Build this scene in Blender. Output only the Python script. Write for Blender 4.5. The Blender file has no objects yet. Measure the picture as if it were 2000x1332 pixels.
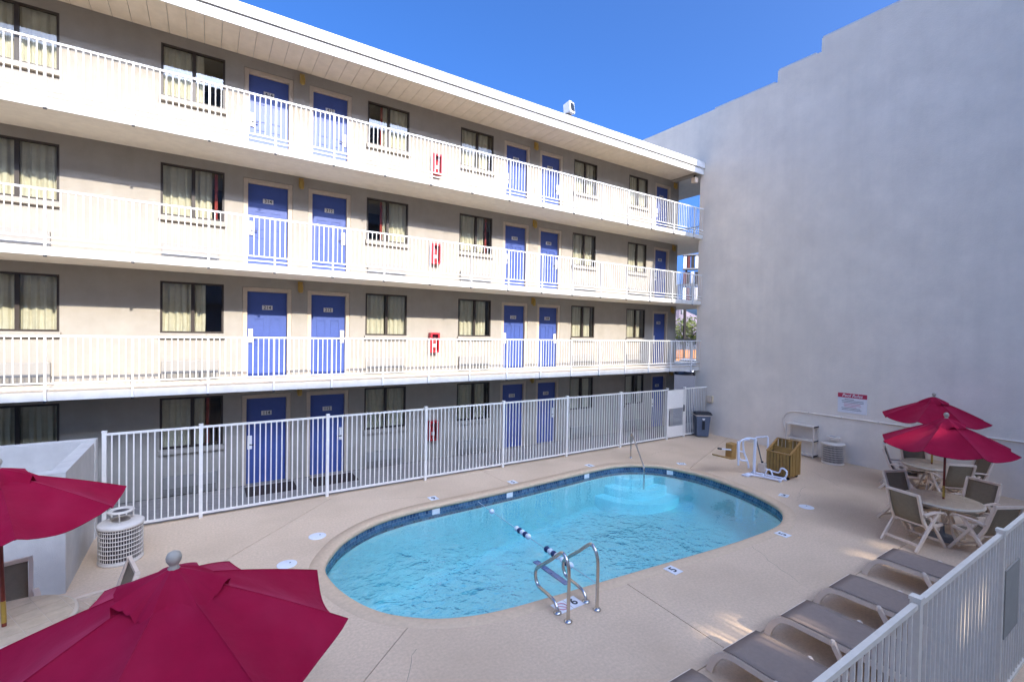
import bpy, bmesh, math, random
from mathutils import Vector, Matrix
R = math.radians
rnd = random.Random(7)
SC = bpy.context.scene
COL = SC.collection
K = 1.0555            # scale of everything that stands on the pool deck (metres)

# ------------------------------------------------------------------ camera
yaw, pitch, roll = R(56.897), R(-1.052), R(1.018)
fw = Vector((math.cos(yaw)*math.cos(pitch), math.sin(yaw)*math.cos(pitch), math.sin(pitch)))
rt = Vector((math.sin(yaw), -math.cos(yaw), 0)); up = rt.cross(fw)
r2 = rt*math.cos(roll)+up*math.sin(roll); u2 = up*math.cos(roll)-rt*math.sin(roll)
cam = bpy.data.cameras.new('camera'); camo = bpy.data.objects.new('camera', cam); COL.objects.link(camo)
camo.matrix_world = Matrix(((r2.x, u2.x, -fw.x, 0), (r2.y, u2.y, -fw.y, 0), (r2.z, u2.z, -fw.z, 3.82), (0, 0, 0, 1)))
cam.sensor_width = 36; cam.lens = 16.516; cam.clip_start = .05; cam.clip_end = 9000
SC.camera = camo

# ------------------------------------------------------------------ light
SUN_EL, SUN_AZ = math.atan(.62/1.0072), math.atan2(.12, -1)     # azimuth measured from +Y towards +X
world = bpy.data.worlds.new('World'); SC.world = world; world.use_nodes = True
wn = world.node_tree
sky = wn.nodes.new('ShaderNodeTexSky'); sky.sky_type = 'NISHITA'; sky.sun_disc = False
sky.sun_elevation = SUN_EL; sky.sun_rotation = SUN_AZ
sky.altitude = 400; sky.air_density = .45; sky.dust_density = 9.0; sky.ozone_density = 10.0
bg = wn.nodes['Background']; bg.inputs['Strength'].default_value = .15
hs = wn.nodes.new('ShaderNodeHueSaturation'); hs.inputs['Saturation'].default_value = 1.12; hs.inputs['Hue'].default_value = .5
wn.links.new(sky.outputs[0], hs.inputs['Color']); wn.links.new(hs.outputs[0], bg.inputs['Color'])
sun = bpy.data.lights.new('sun', 'SUN'); sun.energy = 2.0; sun.angle = R(.53); sun.color = (1, .90, .76)
suno = bpy.data.objects.new('sun', sun); COL.objects.link(suno)
suno.rotation_euler = Vector((-.12, 1, -.62)).to_track_quat('-Z', 'Y').to_euler()
vs = SC.view_settings
SC.display_settings.display_device = 'sRGB'
vs.view_transform = 'Standard'; vs.look = 'None'; vs.gamma = 1; vs.use_curve_mapping = False
vs.exposure = 2.0
cy = SC.cycles
cy.use_denoising = True; cy.max_bounces = 10; cy.diffuse_bounces = 5; cy.glossy_bounces = 4
cy.transparent_max_bounces = 24; cy.caustics_reflective = False; cy.caustics_refractive = False
cy.sample_clamp_indirect = 8

# ------------------------------------------------------------------ materials
def mat(name, col, rough=.6, var=.06, scale=6., bump=0., bscale=80., metal=0., spec=.4, streak=0., stain=None, world_co=True, sheen=0, transl=0):
    m = bpy.data.materials.new(name); m.use_nodes = True
    t = m.node_tree; n = t.nodes; L = t.links
    b = n['Principled BSDF']; b.inputs['Roughness'].default_value = rough; b.inputs['Metallic'].default_value = metal
    b.inputs['Specular IOR Level'].default_value = spec
    if world_co:
        g = n.new('ShaderNodeNewGeometry'); co = g.outputs['Position']
    else:
        g = n.new('ShaderNodeTexCoord'); co = g.outputs['Object']
    c = None
    if var or streak or stain:
        no = n.new('ShaderNodeTexNoise'); no.inputs['Scale'].default_value = scale; no.inputs['Detail'].default_value = 8; no.inputs['Roughness'].default_value = .65
        L.new(co, no.inputs['Vector'])
        mr = n.new('ShaderNodeMapRange'); mr.inputs[1].default_value = .3; mr.inputs[2].default_value = .7
        mr.inputs[3].default_value = 1-var*1.5; mr.inputs[4].default_value = 1+var
        L.new(no.outputs[0], mr.inputs[0])
        fac = mr.outputs[0]
        if streak:
            mp = n.new('ShaderNodeMapping'); mp.inputs['Scale'].default_value = (3.2, 3.2, .22); L.new(co, mp.inputs[0])
            n2 = n.new('ShaderNodeTexNoise'); n2.inputs['Scale'].default_value = 1.3; n2.inputs['Detail'].default_value = 6; L.new(mp.outputs[0], n2.inputs['Vector'])
            m2 = n.new('ShaderNodeMapRange'); m2.inputs[1].default_value = .42; m2.inputs[2].default_value = .72; m2.inputs[3].default_value = 1; m2.inputs[4].default_value = 1-streak
            L.new(n2.outputs[0], m2.inputs[0])
            mu = n.new('ShaderNodeMath'); mu.operation = 'MULTIPLY'; L.new(fac, mu.inputs[0]); L.new(m2.outputs[0], mu.inputs[1]); fac = mu.outputs[0]
        vm = n.new('ShaderNodeVectorMath'); vm.operation = 'SCALE'; vm.inputs[0].default_value = col[:3]
        L.new(fac, vm.inputs['Scale']); c = vm.outputs[0]
        if stain:
            n3 = n.new('ShaderNodeTexNoise'); n3.inputs['Scale'].default_value = stain[1]; n3.inputs['Detail'].default_value = 5; L.new(co, n3.inputs['Vector'])
            m3 = n.new('ShaderNodeMapRange'); m3.inputs[1].default_value = .45; m3.inputs[2].default_value = .75; m3.inputs[4].default_value = stain[2]
            L.new(n3.outputs[0], m3.inputs[0])
            mx = n.new('ShaderNodeMix'); mx.data_type = 'RGBA'; L.new(m3.outputs[0], mx.inputs[0]); L.new(c, mx.inputs[6]); mx.inputs[7].default_value = (*stain[0], 1); c = mx.outputs[2]
        L.new(c, b.inputs['Base Color'])
    else:
        b.inputs['Base Color'].default_value = (*col[:3], 1)
    if bump:
        nb = n.new('ShaderNodeTexNoise'); nb.inputs['Scale'].default_value = bscale; nb.inputs['Detail'].default_value = 6; L.new(co, nb.inputs['Vector'])
        bp = n.new('ShaderNodeBump'); bp.inputs['Strength'].default_value = bump; bp.inputs['Distance'].default_value = .01
        L.new(nb.outputs[0], bp.inputs['Height']); L.new(bp.outputs[0], b.inputs['Normal'])
    if sheen: b.inputs['Sheen Weight'].default_value = sheen; b.inputs['Sheen Roughness'].default_value = .45; b.inputs['Sheen Tint'].default_value = (1, .16, .30, 1)
    if transl:
        tr = n.new('ShaderNodeBsdfTranslucent'); tr.inputs[0].default_value = (*col[:3], 1)
        if c: L.new(c, tr.inputs[0])
        ms = n.new('ShaderNodeMixShader'); ms.inputs[0].default_value = transl
        L.new(b.outputs[0], ms.inputs[1]); L.new(tr.outputs[0], ms.inputs[2]); L.new(ms.outputs[0], n['Material Output'].inputs[0])
    return m

def glass(name, tint, ior=1.5, rough=0.0, bump=None):
    m = bpy.data.materials.new(name); m.use_nodes = True
    t = m.node_tree; n = t.nodes; L = t.links; n.remove(n['Principled BSDF'])
    tr = n.new('ShaderNodeBsdfTransparent'); tr.inputs[0].default_value = (*tint, 1)
    gl = n.new('ShaderNodeBsdfGlossy'); gl.inputs['Roughness'].default_value = rough; gl.inputs[0].default_value = (1, 1, 1, 1)
    fr = n.new('ShaderNodeFresnel'); fr.inputs[0].default_value = ior
    ms = n.new('ShaderNodeMixShader')
    # the reflection belongs to the outer side of each surface only
    ge = n.new('ShaderNodeNewGeometry'); iv = n.new('ShaderNodeMath'); iv.operation = 'SUBTRACT'; iv.inputs[0].default_value = 1; L.new(ge.outputs['Backfacing'], iv.inputs[1])
    mu = n.new('ShaderNodeMath'); mu.operation = 'MULTIPLY'; L.new(fr.outputs[0], mu.inputs[0]); L.new(iv.outputs[0], mu.inputs[1]); L.new(mu.outputs[0], ms.inputs[0])
    L.new(tr.outputs[0], ms.inputs[1]); L.new(gl.outputs[0], ms.inputs[2]); L.new(ms.outputs[0], n['Material Output'].inputs[0])
    if bump: bump(t, gl, fr)
    return m

M = {}
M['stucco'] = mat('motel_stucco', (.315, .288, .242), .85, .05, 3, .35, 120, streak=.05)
M['tall_stucco'] = mat('tall_wall_stucco', (.88, .775, .63), .9, .06, 1.1, .6, 35, streak=.04, stain=((.75, .66, .535), .45, .5))
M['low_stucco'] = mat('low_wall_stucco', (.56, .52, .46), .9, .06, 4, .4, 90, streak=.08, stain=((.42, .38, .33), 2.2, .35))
M['slab'] = mat('painted_concrete', (.76, .70, .59), .7, .06, 5, .1, 60)
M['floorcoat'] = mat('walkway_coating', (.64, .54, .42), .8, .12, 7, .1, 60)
M['edge'] = mat('slab_paint_sunlit', (.60, .575, .52), .6, .05, 5, .1, 60, streak=.10)  # same paint as the slabs, toned darker for the sun on it
M['trim'] = mat('beige_trim', (.46, .38, .29), .6, .05, 8)
M['fascia'] = mat('white_fascia', (.66, .64, .60), .5, .03, 6)
M['soffit'] = mat('soffit_boards', (.70, .61, .48), .7, .06, 4)
M['roof'] = mat('roof_felt', (.5, .5, .48), .9)
M['rail'] = mat('white_rail_paint', (.72, .71, .68), .4, .03, 20)
M['fence'] = mat('white_fence_paint', (.80, .745, .65), .4, .04, 14)
M['fence_warm'] = mat('white_fence_warm_lit', (.78, .66, .50), .45, .05, 14)  # white fence paint tinted with the warm light on the near fence
M['bronze'] = mat('bronze_frame', (.035, .026, .02), .45, .1, 20)
M['door'] = mat('blue_door_paint', (.050, .085, .275), .45, .05, 12, spec=.4)
M['plate'] = mat('number_plate', (.62, .60, .55), .5, 0)
M['ink'] = mat('dark_ink', (.03, .03, .035), .6, 0)
M['white'] = mat('white_enamel', (.78, .77, .76), .35, .03, 10)
M['chrome'] = mat('steel', (.62, .58, .53), .22, .05, 30, metal=1)
M['dark'] = mat('dark_plastic', (.025, .025, .03), .5, .1, 20)
M['curtain'] = mat('curtain_cloth', (.70, .65, .525), .9, .06, 10, transl=.25)
M['redcloth'] = mat('red_drape', (.26, .04, .035), .9, .1, 10)
M['room'] = mat('room_wall', (.22, .17, .13), .9, .1, 2)
M['aircon'] = mat('aircon_cover', (.25, .238, .212), .5, .03, 10)
M['slot'] = mat('aircon_slots', (.16, .15, .13), .7, .1, 10)
M['amber'] = mat('amber_lamp', (.33, .22, .05), .35, .1, 30)
M['red'] = mat('red_enamel', (.45, .02, .03), .4, .05, 20)
M['redtxt'] = mat('sign_red', (.52, .04, .08), .5, .03, 20)
M['deck'] = mat('pool_deck', (.71, .515, .335), .85, .10, 26, .25, 160, stain=((.50, .35, .215), .5, .7))
M['joint'] = mat('joint_base', (.16, .125, .10), .95, .1, 10)
M['coping'] = mat('coping_concrete', (.66, .47, .295), .8, .08, 14, .2, 90)
M['asphalt'] = mat('asphalt', (.042, .042, .048), .9, .2, 18, .4, 120)
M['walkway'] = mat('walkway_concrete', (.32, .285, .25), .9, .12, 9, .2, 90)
M['mat'] = mat('door_mat', (.05, .035, .032), 1, .2, 40)
M['plaster'] = mat('pool_plaster', (.36, .90, .90), .7, .05, 3)
M['fabric'] = mat('crimson_canvas', (.33, .005, .033), .8, .08, 5, .75, 8, spec=.10, sheen=.45, transl=.12, stain=((.40, .022, .06), 2.6, .45))
M['wood'] = mat('red_wood_pole', (.20, .035, .02), .4, .15, 20)
M['brass'] = mat('yellow_sleeve', (.46, .28, .05), .4, .1, 20)
M['finial'] = mat('finial', (.42, .36, .27), .5, .05, 20)
M['resin'] = mat('beige_resin', (.78, .62, .465), .5, .04, 12)
M['sling'] = mat('taupe_sling', (.30, .22, .165), .85, .06, 18, .25, 300)
M['chairsling'] = mat('tan_sling', (.255, .20, .125), .85, .06, 18, .25, 300)
M['stone'] = mat('table_stone', (.62, .49, .32), .55, .10, 9, stain=((.50, .37, .21), 5, .5))
M['grout'] = mat('table_grout', (.66, .55, .40), .8, .05, 9)
M['iron'] = mat('grey_base', (.20, .19, .18), .6, .1, 10)
M['rustred'] = mat('rust_red_panel', (.11, .025, .02), .8, .2, 3)
M['board'] = mat('notice_board_back', (.34, .30, .235), .7, .06, 6)
M['lift'] = mat('lift_white', (.76, .76, .80), .35, .03, 10)
M['tan'] = mat('tan_plastic', (.38, .20, .055), .6, .1, 14)
M['slat'] = mat('wood_grain_slats', (.33, .19, .05), .6, .12, 9)
M['bluegrey'] = mat('bin_blue', (.10, .125, .17), .5, .06, 14)
M['wire'] = mat('wire_white', (.68, .60, .50), .5, .04, 20)
M['liner'] = mat('bin_liner', (.10, .085, .08), .8, .1, 10)
M['rib'] = mat('rib_metal', (.3, .28, .25), .5, .1, 20)
M['rope'] = mat('rope_white', (.6, .62, .66), .7, .05, 20)
M['floatw'] = mat('float_white', (.78, .8, .84), .4, 0)
M['floatb'] = mat('float_blue', (.02, .03, .10), .4, 0)
M['bluetile'] = mat('blue_stripe', (.02, .07, .30), .4, .1, 20)
M['pink'] = mat('marker_pink', (.6, .25, .28), .5, 0)
M['orange'] = mat('orange_boards', (.50, .19, .05), .8, .12, 3)
M['poleswood'] = mat('pole_wood', (.035, .026, .02), .9, .2, 5)
M['leafa'] = mat('leaf_green', (.075, .105, .02), .7, .3, 1.5, transl=.25)
M['leafb'] = mat('leaf_yellow_green', (.12, .13, .025), .7, .3, 1.5, transl=.25)
M['bark'] = mat('bark', (.10, .07, .05), .9, .2, 6)
M['hill'] = mat('hill_rock_haze', (.17, .13, .14), 1, .2, .004)  # rock colour with the purple of distance haze mixed in
M['shaded_rail'] = mat('shaded_rail_paint', (.30, .31, .33), .5, .05, 20)  # blue-grey tone puts the landing's shade into the rail colour
M['carpaint'] = mat('car_white', (.75, .75, .76), .25, .02, 5)
M['carglass'] = mat('car_glass', (.02, .025, .03), .1, 0)
M['rubber'] = mat('rubber', (.02, .02, .02), .8, .1, 20)
M['ground'] = mat('ground', (.075, .072, .072), .95, .15, .8, .3, 30)
M['wing'] = mat('shade_block_stucco', (.80, .78, .74), .85, .04, 3)  # stucco of the added block that shades the court
M['glass'] = glass('window_glass', (.92, .93, .90), 1.52)
M['dirt'] = mat('bare_soil', (.10, .07, .05), 1, .25, 9, .5, 40)

# pool tile: blue mosaic, brick texture on UV (metres)
def tile_mat():
    m = bpy.data.materials.new('waterline_tile'); m.use_nodes = True; t = m.node_tree; n = t.nodes; L = t.links
    b = n['Principled BSDF']; b.inputs['Roughness'].default_value = .2
    uv = n.new('ShaderNodeUVMap'); br = n.new('ShaderNodeTexBrick'); L.new(uv.outputs[0], br.inputs['Vector'])
    br.inputs['Color1'].default_value = (.012, .03, .09, 1); br.inputs['Color2'].default_value = (.09, .17, .27, 1); br.inputs['Mortar'].default_value = (.25, .3, .34, 1)
    br.inputs['Scale'].default_value = 1; br.inputs['Mortar Size'].default_value = .004; br.inputs['Brick Width'].default_value = .075; br.inputs['Row Height'].default_value = .075
    L.new(br.outputs[0], b.inputs['Base Color']); return m
M['tile'] = tile_mat()

def water_mat():
    def bump(t, gl, fr):
        n, L = t.nodes, t.links
        g = n.new('ShaderNodeNewGeometry'); P = g.outputs['Position']
        def blob(c, r0, r1):
            d = n.new('ShaderNodeVectorMath'); d.operation = 'DISTANCE'; L.new(P, d.inputs[0]); d.inputs[1].default_value = c
            q = n.new('ShaderNodeMapRange'); q.interpolation_type = 'SMOOTHSTEP'; q.inputs[1].default_value = r0; q.inputs[2].default_value = r1; q.inputs[3].default_value = 1; q.inputs[4].default_value = 0
            L.new(d.outputs['Value'], q.inputs[0]); return q.outputs[0]
        def add(a, b_, op='ADD'):
            x = n.new('ShaderNodeMath'); x.operation = op
            for i, v in enumerate((a, b_)):
                if isinstance(v, (int, float)): x.inputs[i].default_value = v
                else: L.new(v, x.inputs[i])
            return x.outputs[0]
        jets = add(blob((3.1, 6.3, -.16), .4, 3.0), blob((6.6, 5.9, -.16), .3, 2.8), 'MAXIMUM')
        w = n.new('ShaderNodeTexNoise'); w.inputs['Scale'].default_value = 2.1; w.inputs['Detail'].default_value = 3; w.inputs['Distortion'].default_value = .7; L.new(P, w.inputs['Vector'])
        w3 = n.new('ShaderNodeTexNoise'); w3.inputs['Scale'].default_value = 9; w3.inputs['Detail'].default_value = 2; w3.inputs['Distortion'].default_value = .6; L.new(P, w3.inputs['Vector'])
        h = add(add(w.outputs[0], add(w3.outputs[0], .35, 'MULTIPLY')), add(add(jets, .95, 'MULTIPLY'), .05), 'MULTIPLY')
        b = n.new('ShaderNodeBump'); b.inputs['Strength'].default_value = 1; b.inputs['Distance'].default_value = .135
        L.new(h, b.inputs['Height'])
        for s in (gl, fr): L.new(b.outputs[0], s.inputs['Normal'])
    m = glass('pool_water', (1, 1, 1), 3.0, 0.0, bump)
    t = m.node_tree
    va = t.nodes.new('ShaderNodeVolumeAbsorption'); va.inputs[0].default_value = (.0, .84, .90, 1); va.inputs[1].default_value = .26
    t.links.new(va.outputs[0], t.nodes['Material Output'].inputs['Volume'])
    return m
M['water'] = water_mat()

# ------------------------------------------------------------------ mesh helpers
class MB:
    def __init__(s): s.v = []; s.f = []; s.mi = []; s.cur = 0; s.sm = []
    def add(s, vs, fs, smooth=False):
        o = len(s.v); s.v += [tuple(p) for p in vs]
        for f in fs: s.f.append(tuple(i+o for i in f)); s.mi.append(s.cur); s.sm.append(smooth)
        return s
    def box(s, x0, x1, y0, y1, z0, z1):
        return s.add([(x0,y0,z0),(x1,y0,z0),(x1,y1,z0),(x0,y1,z0),(x0,y0,z1),(x1,y0,z1),(x1,y1,z1),(x0,y1,z1)],
                     [(0,3,2,1),(4,5,6,7),(0,1,5,4),(1,2,6,5),(2,3,7,6),(3,0,4,7)])
    def bar(s, p, q, w, d, upv=(0,0,1)):
        p, q = Vector(p), Vector(q); t = (q-p).normalized(); u = Vector(upv)
        if abs(t.dot(u)) > .98: u = Vector((0,1,0))
        a = t.cross(u).normalized()*w/2; b = a.normalized().cross(t).normalized()*d/2
        vs = [p-a-b, p+a-b, p+a+b, p-a+b, q-a-b, q+a-b, q+a+b, q-a+b]
        return s.add(vs, [(0,3,2,1),(4,5,6,7),(0,1,5,4),(1,2,6,5),(2,3,7,6),(3,0,4,7)])
    def tube(s, pts, r, n=10, closed=False, caps=True):
        pts = [Vector(p) for p in pts]; m = len(pts); rr = r if isinstance(r, (list, tuple)) else [r]*m
        vs = []; prev = None
        for i, p in enumerate(pts):
            a = pts[(i-1) % m] if (i or closed) else p; b = pts[(i+1) % m] if (i < m-1 or closed) else p
            t = (b-a).normalized()
            if prev is None:
                u = t.cross(Vector((0,0,1)))
                if u.length < .05: u = t.cross(Vector((0,1,0)))
            else: u = prev - t*prev.dot(t)
            u.normalize(); prev = u; w = t.cross(u)
            for k in range(n):
                c = 2*math.pi*k/n; vs.append(p+(u*math.cos(c)+w*math.sin(c))*rr[i])
        fs = []
        for i in range(m if closed else m-1):
            j = (i+1) % m
            for k in range(n): fs.append((i*n+k, i*n+(k+1) % n, j*n+(k+1) % n, j*n+k))
        s.add(vs, fs, True)
        if not closed and caps:
            s.add(vs[:n], [tuple(range(n))[::-1]]); s.add(vs[-n:], [tuple(range(n))])
        return s
    def lathe(s, prof, c=(0,0,0), n=20, sy=1., rot=0):
        vs = []; fs = []; m = len(prof)
        for r, z in prof:
            for k in range(n):
                a = 2*math.pi*k/n+rot; vs.append((c[0]+r*math.cos(a), c[1]+r*math.sin(a)*sy, c[2]+z))
        for i in range(m-1):
            for k in range(n): fs.append((i*n+k, i*n+(k+1) % n, (i+1)*n+(k+1) % n, (i+1)*n+k))
        s.add(vs, fs, True)
        for i in (0, m-1):
            if prof[i][0] > 1e-4: s.add(vs[i*n:(i+1)*n], [tuple(range(n))[::-1] if i == 0 else tuple(range(n))])
        return s
    def prism(s, poly, z0, z1):
        n = len(poly)
        vs = [(x, y, z0) for x, y in poly]+[(x, y, z1) for x, y in poly]
        return s.add(vs, [tuple(range(n))[::-1], tuple(range(n, 2*n))]+[(i, (i+1) % n, n+(i+1) % n, n+i) for i in range(n)])
    def prism_y(s, poly, y0, y1):      # polygon in x,z swept along y
        n = len(poly)
        vs = [(x, y0, z) for x, z in poly]+[(x, y1, z) for x, z in poly]
        return s.add(vs, [tuple(range(n)), tuple(range(n, 2*n))[::-1]]+[(i, n+i, n+(i+1) % n, (i+1) % n) for i in range(n)])
    def prism_x(s, poly, x0, x1):      # polygon in y,z swept along x
        n = len(poly)
        vs = [(x0, y, z) for y, z in poly]+[(x1, y, z) for y, z in poly]
        return s.add(vs, [tuple(range(n))[::-1], tuple(range(n, 2*n))]+[(i, (i+1) % n, n+(i+1) % n, n+i) for i in range(n)])
    def mesh(s, name, *mats):
        me = bpy.data.meshes.new(name); me.from_pydata(s.v, [], s.f)
        for m_ in mats: me.materials.append(m_)
        me.polygons.foreach_set('material_index', s.mi); me.polygons.foreach_set('use_smooth', s.sm); me.update()
        bm = bmesh.new(); bm.from_mesh(me); bmesh.ops.recalc_face_normals(bm, faces=bm.faces[:]); bm.to_mesh(me); bm.free()
        return me
    def build(s, name, mats, parent=None, loc=(0,0,0), rz=0, bev=0):
        if not isinstance(mats, (list, tuple)): mats = [mats]
        return put(name, s.mesh(name, *mats), parent, loc, rz, bev)
def put(name, me, parent=None, loc=(0,0,0), rz=0, bev=0):
    o = bpy.data.objects.new(name, me); COL.objects.link(o); o.parent = parent; o.location = loc; o.rotation_euler = (0, 0, rz)
    if bev:
        b = o.modifiers.new('bevel', 'BEVEL'); b.width = bev; b.segments = 2; b.limit_method = 'ANGLE'; b.angle_limit = R(40)
    return o
def thing(name, label, cat, loc=(0,0,0), rz=0, group=None):
    o = bpy.data.objects.new(name, None); COL.objects.link(o); o.location = loc; o.rotation_euler = (0,0,rz); o.empty_display_size = .1
    return tag(o, label, cat, group)
def tag(o, label, cat, group=None):
    o['label'] = label; o['category'] = cat
    if group: o['group'] = group
    return o
def struct(o): o['kind'] = 'structure'; return o
def copy_tree(o, parent=None):
    c = o.copy(); COL.objects.link(c); c.parent = parent
    for ch in list(o.children): copy_tree(ch, c)
    return c
def dup(src, loc, rz, label, group=None):
    c = copy_tree(src); c.location = loc; c.rotation_euler = (0,0,rz); c['label'] = label
    if group: c['group'] = group
    return c
def text_mesh(body, size, mat_, ext=.0015, align='CENTER', font_shear=0):
    cu = bpy.data.curves.new('text', 'FONT'); cu.body = body; cu.size = size; cu.extrude = ext; cu.align_x = align; cu.align_y = 'CENTER'; cu.resolution_u = 3; cu.shear = font_shear
    cu.offset = size*.012
    o = bpy.data.objects.new('text', cu); COL.objects.link(o)
    dg = bpy.context.evaluated_depsgraph_get(); me = bpy.data.meshes.new_from_object(o.evaluated_get(dg))
    bpy.data.objects.remove(o); bpy.data.curves.remove(cu); me.materials.clear(); me.materials.append(mat_); return me
def catmull(pts, n=6, closed=False):
    P = [Vector(p) for p in pts]; m = len(P); out = []
    for i in range(m if closed else m-1):
        g = lambda k: P[k % m] if closed else P[min(max(k, 0), m-1)]
        a, b, c, d = g(i-1), g(i), g(i+1), g(i+2)
        for k in range(n):
            t = k/n; out.append(.5*((2*b)+(c-a)*t+(2*a-5*b+4*c-d)*t*t+(3*b-a-3*c+d)*t**3))
    if not closed: out.append(P[-1])
    return out

# ------------------------------------------------------------------ pool outline
PO = [(1.50,7.48),(1.74,7.96),(2.07,8.37),(2.64,8.76),(3.29,8.95),(4.03,9.02),(5.89,9.08),(7.56,9.20),(8.49,9.27),(9.30,9.28),(9.95,9.12),(10.45,8.76),(10.76,8.25),(10.92,7.42),(10.81,6.46),(10.50,5.56),(10.12,5.03),(9.50,4.72),(8.83,4.64),(7.6,4.68),(5.97,4.83),(4.88,4.93),(3.87,5.02),(3.12,5.12),(2.58,5.30),(2.20,5.55),(1.86,5.92),(1.62,6.45),(1.50,6.98)]
OUT = [(p.x*K, p.y*K) for p in catmull([(x, y, 0) for x, y in PO], 4, True)]
def offset(poly, d):          # d>0 inward (poly may run either way)
    n = len(poly); A = sum(poly[i][0]*poly[(i+1) % n][1]-poly[(i+1) % n][0]*poly[i][1] for i in range(n)); s = 1 if A > 0 else -1
    o = []
    for i in range(n):
        a, b = Vector(poly[i-1]), Vector(poly[(i+1) % n]); t = (b-a).normalized(); o.append((poly[i][0]-t.y*d*s, poly[i][1]+t.x*d*s))
    return o
def in_poly(x, y, poly):
    c = False; n = len(poly)
    for i in range(n):
        (x1, y1), (x2, y2) = poly[i], poly[i-1]
        if (y1 > y) != (y2 > y) and x < (x2-x1)*(y-y1)/(y2-y1)+x1: c = not c
    return c

# ------------------------------------------------------------------ ground and deck
DX0, DX1, DY0, DY1 = -6.6, 16.5, 1.12, 11.32
WX = 16.5                               # face of the tall wall
g = MB(); B = 4000
for x0, x1, y0, y1 in ((-B, -6.6, -B, B), (WX, B, -B, B), (-6.6, WX, -B, 1.12), (-6.6, WX, 11.32, B)):
    g.add([(x0,y0,-.02),(x1,y0,-.02),(x1,y1,-.02),(x0,y1,-.02)], [(0,1,2,3)])
struct(g.build('ground', M['ground']))
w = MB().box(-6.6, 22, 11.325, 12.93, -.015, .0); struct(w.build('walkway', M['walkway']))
w = MB().box(18.5, 70, -30, 75, -.016, -.008); struct(w.build('parking_lot', M['asphalt']))
w = MB().box(-8, 16.4, -2.2, 1.11, -.016, -.004); struct(w.build('planting_strip', M['dirt']))

def ring(outer, inner, z):
    bm = bmesh.new(); E = []
    for loop in (outer, inner):
        vs = [bm.verts.new((x, y, z)) for x, y in loop]
        E += [bm.edges.new((vs[i], vs[(i+1) % len(vs)])) for i in range(len(vs))]
    bmesh.ops.triangle_fill(bm, use_beauty=True, use_dissolve=False, edges=E)
    return bm
RECT = [(DX0, DY0), (DX1, DY0), (DX1, DY1), (DX0, DY1)]
bm = ring(RECT, OUT, -.012); me = bpy.data.meshes.new('pool_deck'); bm.to_mesh(me); bm.free(); me.materials.append(M['joint'])
deck = struct(put('pool_deck', me))
def section(cuts):
    bm = ring(RECT, OUT, 0)
    for (px, py), (qx, qy), side in cuts:      # keep what lies to the left (side 1) or right (-1) of the line p->q
        d = Vector((qx-px, qy-py, 0)).normalized(); nrm = Vector((-d.y, d.x, 0))*side
        bmesh.ops.bisect_plane(bm, geom=bm.verts[:]+bm.edges[:]+bm.faces[:], plane_co=Vector((px, py, 0))+nrm*.006, plane_no=nrm, clear_inner=True)
    r = bmesh.ops.extrude_face_region(bm, geom=bm.faces[:])
    bmesh.ops.translate(bm, verts=[v for v in r['geom'] if isinstance(v, bmesh.types.BMVert)], vec=(0, 0, -.011))
    bmesh.ops.recalc_face_normals(bm, faces=bm.faces[:])
    me = bpy.data.meshes.new('deck_section'); bm.to_mesh(me); bm.free(); me.materials.append(M['deck']); put('deck_section', me, deck)
k2 = lambda a, b: ((a[0]*K, a[1]*K), (b[0]*K, b[1]*K))
YJ = 3.07
base = k2((0, YJ), (1, YJ))
J1 = k2((5.16, 4.95), (5.06, 3.05)); J2 = k2((2.3, 5.6), (1.15, 4.6)); J6 = k2((6.1, 9.0), (6.05, 10.7)); J4 = k2((10.3, 7.7), (15.63, 9.75)); JD = k2((2.4, 10.6), (-1.6, 6.6))
keep = lambda ln, s: (ln[0], ln[1], s)
N = keep(base, 1)
section([N, keep(J1, 1), keep(J4, -1)])
section([N, keep(J4, 1), keep(J6, -1)])
section([N, keep(J6, 1), keep(J2, -1), keep(JD, -1), ])
section([N, keep(J6, 1), keep(J2, -1), keep(JD, 1)])
section([N, keep(J2, 1), keep(J1, -1)])
xs = [-20, -1.2, 1.45, 5.06, 8.1, 10.9, 13.4, 30]
for a, b in zip(xs, xs[1:]):
    section([keep(base, -1), (((a*K), 0), (a*K, 1), -1), (((b*K), 0), (b*K, 1), 1)])

# hairline cracks in the deck coating
def crack(p0, p1, seed, w=.006):
    r_ = random.Random(seed); a, b = Vector((*p0, 0)), Vector((*p1, 0)); m_ = 18; d = (b-a).normalized(); nn = Vector((-d.y, d.x, 0)); off = 0; L_, R_ = [], []
    for k in range(m_+1):
        off += r_.uniform(-.035, .035); c = a.lerp(b, k/m_)+nn*off; ww = w*r_.uniform(.4, 1)*(1 if k < m_-3 else .5)
        L_.append((c.x+nn.x*ww/2, c.y+nn.y*ww/2, .0012)); R_.append((c.x-nn.x*ww/2, c.y-nn.y*ww/2, .0012))
    MB().add(L_+R_, [(k, k+1, m_+2+k, m_+1+k) for k in range(m_)]).build('crack', M['joint'], deck)
crack((2.0*K, 5.0*K), (.9*K, 3.4*K), 2); crack((8.0*K, 4.5*K), (7.2*K, 3.2*K), 4); crack((12.2*K, 5.6*K), (11.0*K, 5.2*K), 6); crack((12.6*K, 9.7*K), (11.2*K, 9.3*K), 8); crack((3.2*K, 9.9*K), (4.6*K, 9.35*K), 9); crack((13.8*K, 6.2*K), (12.9*K, 4.9*K), 11)
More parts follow.
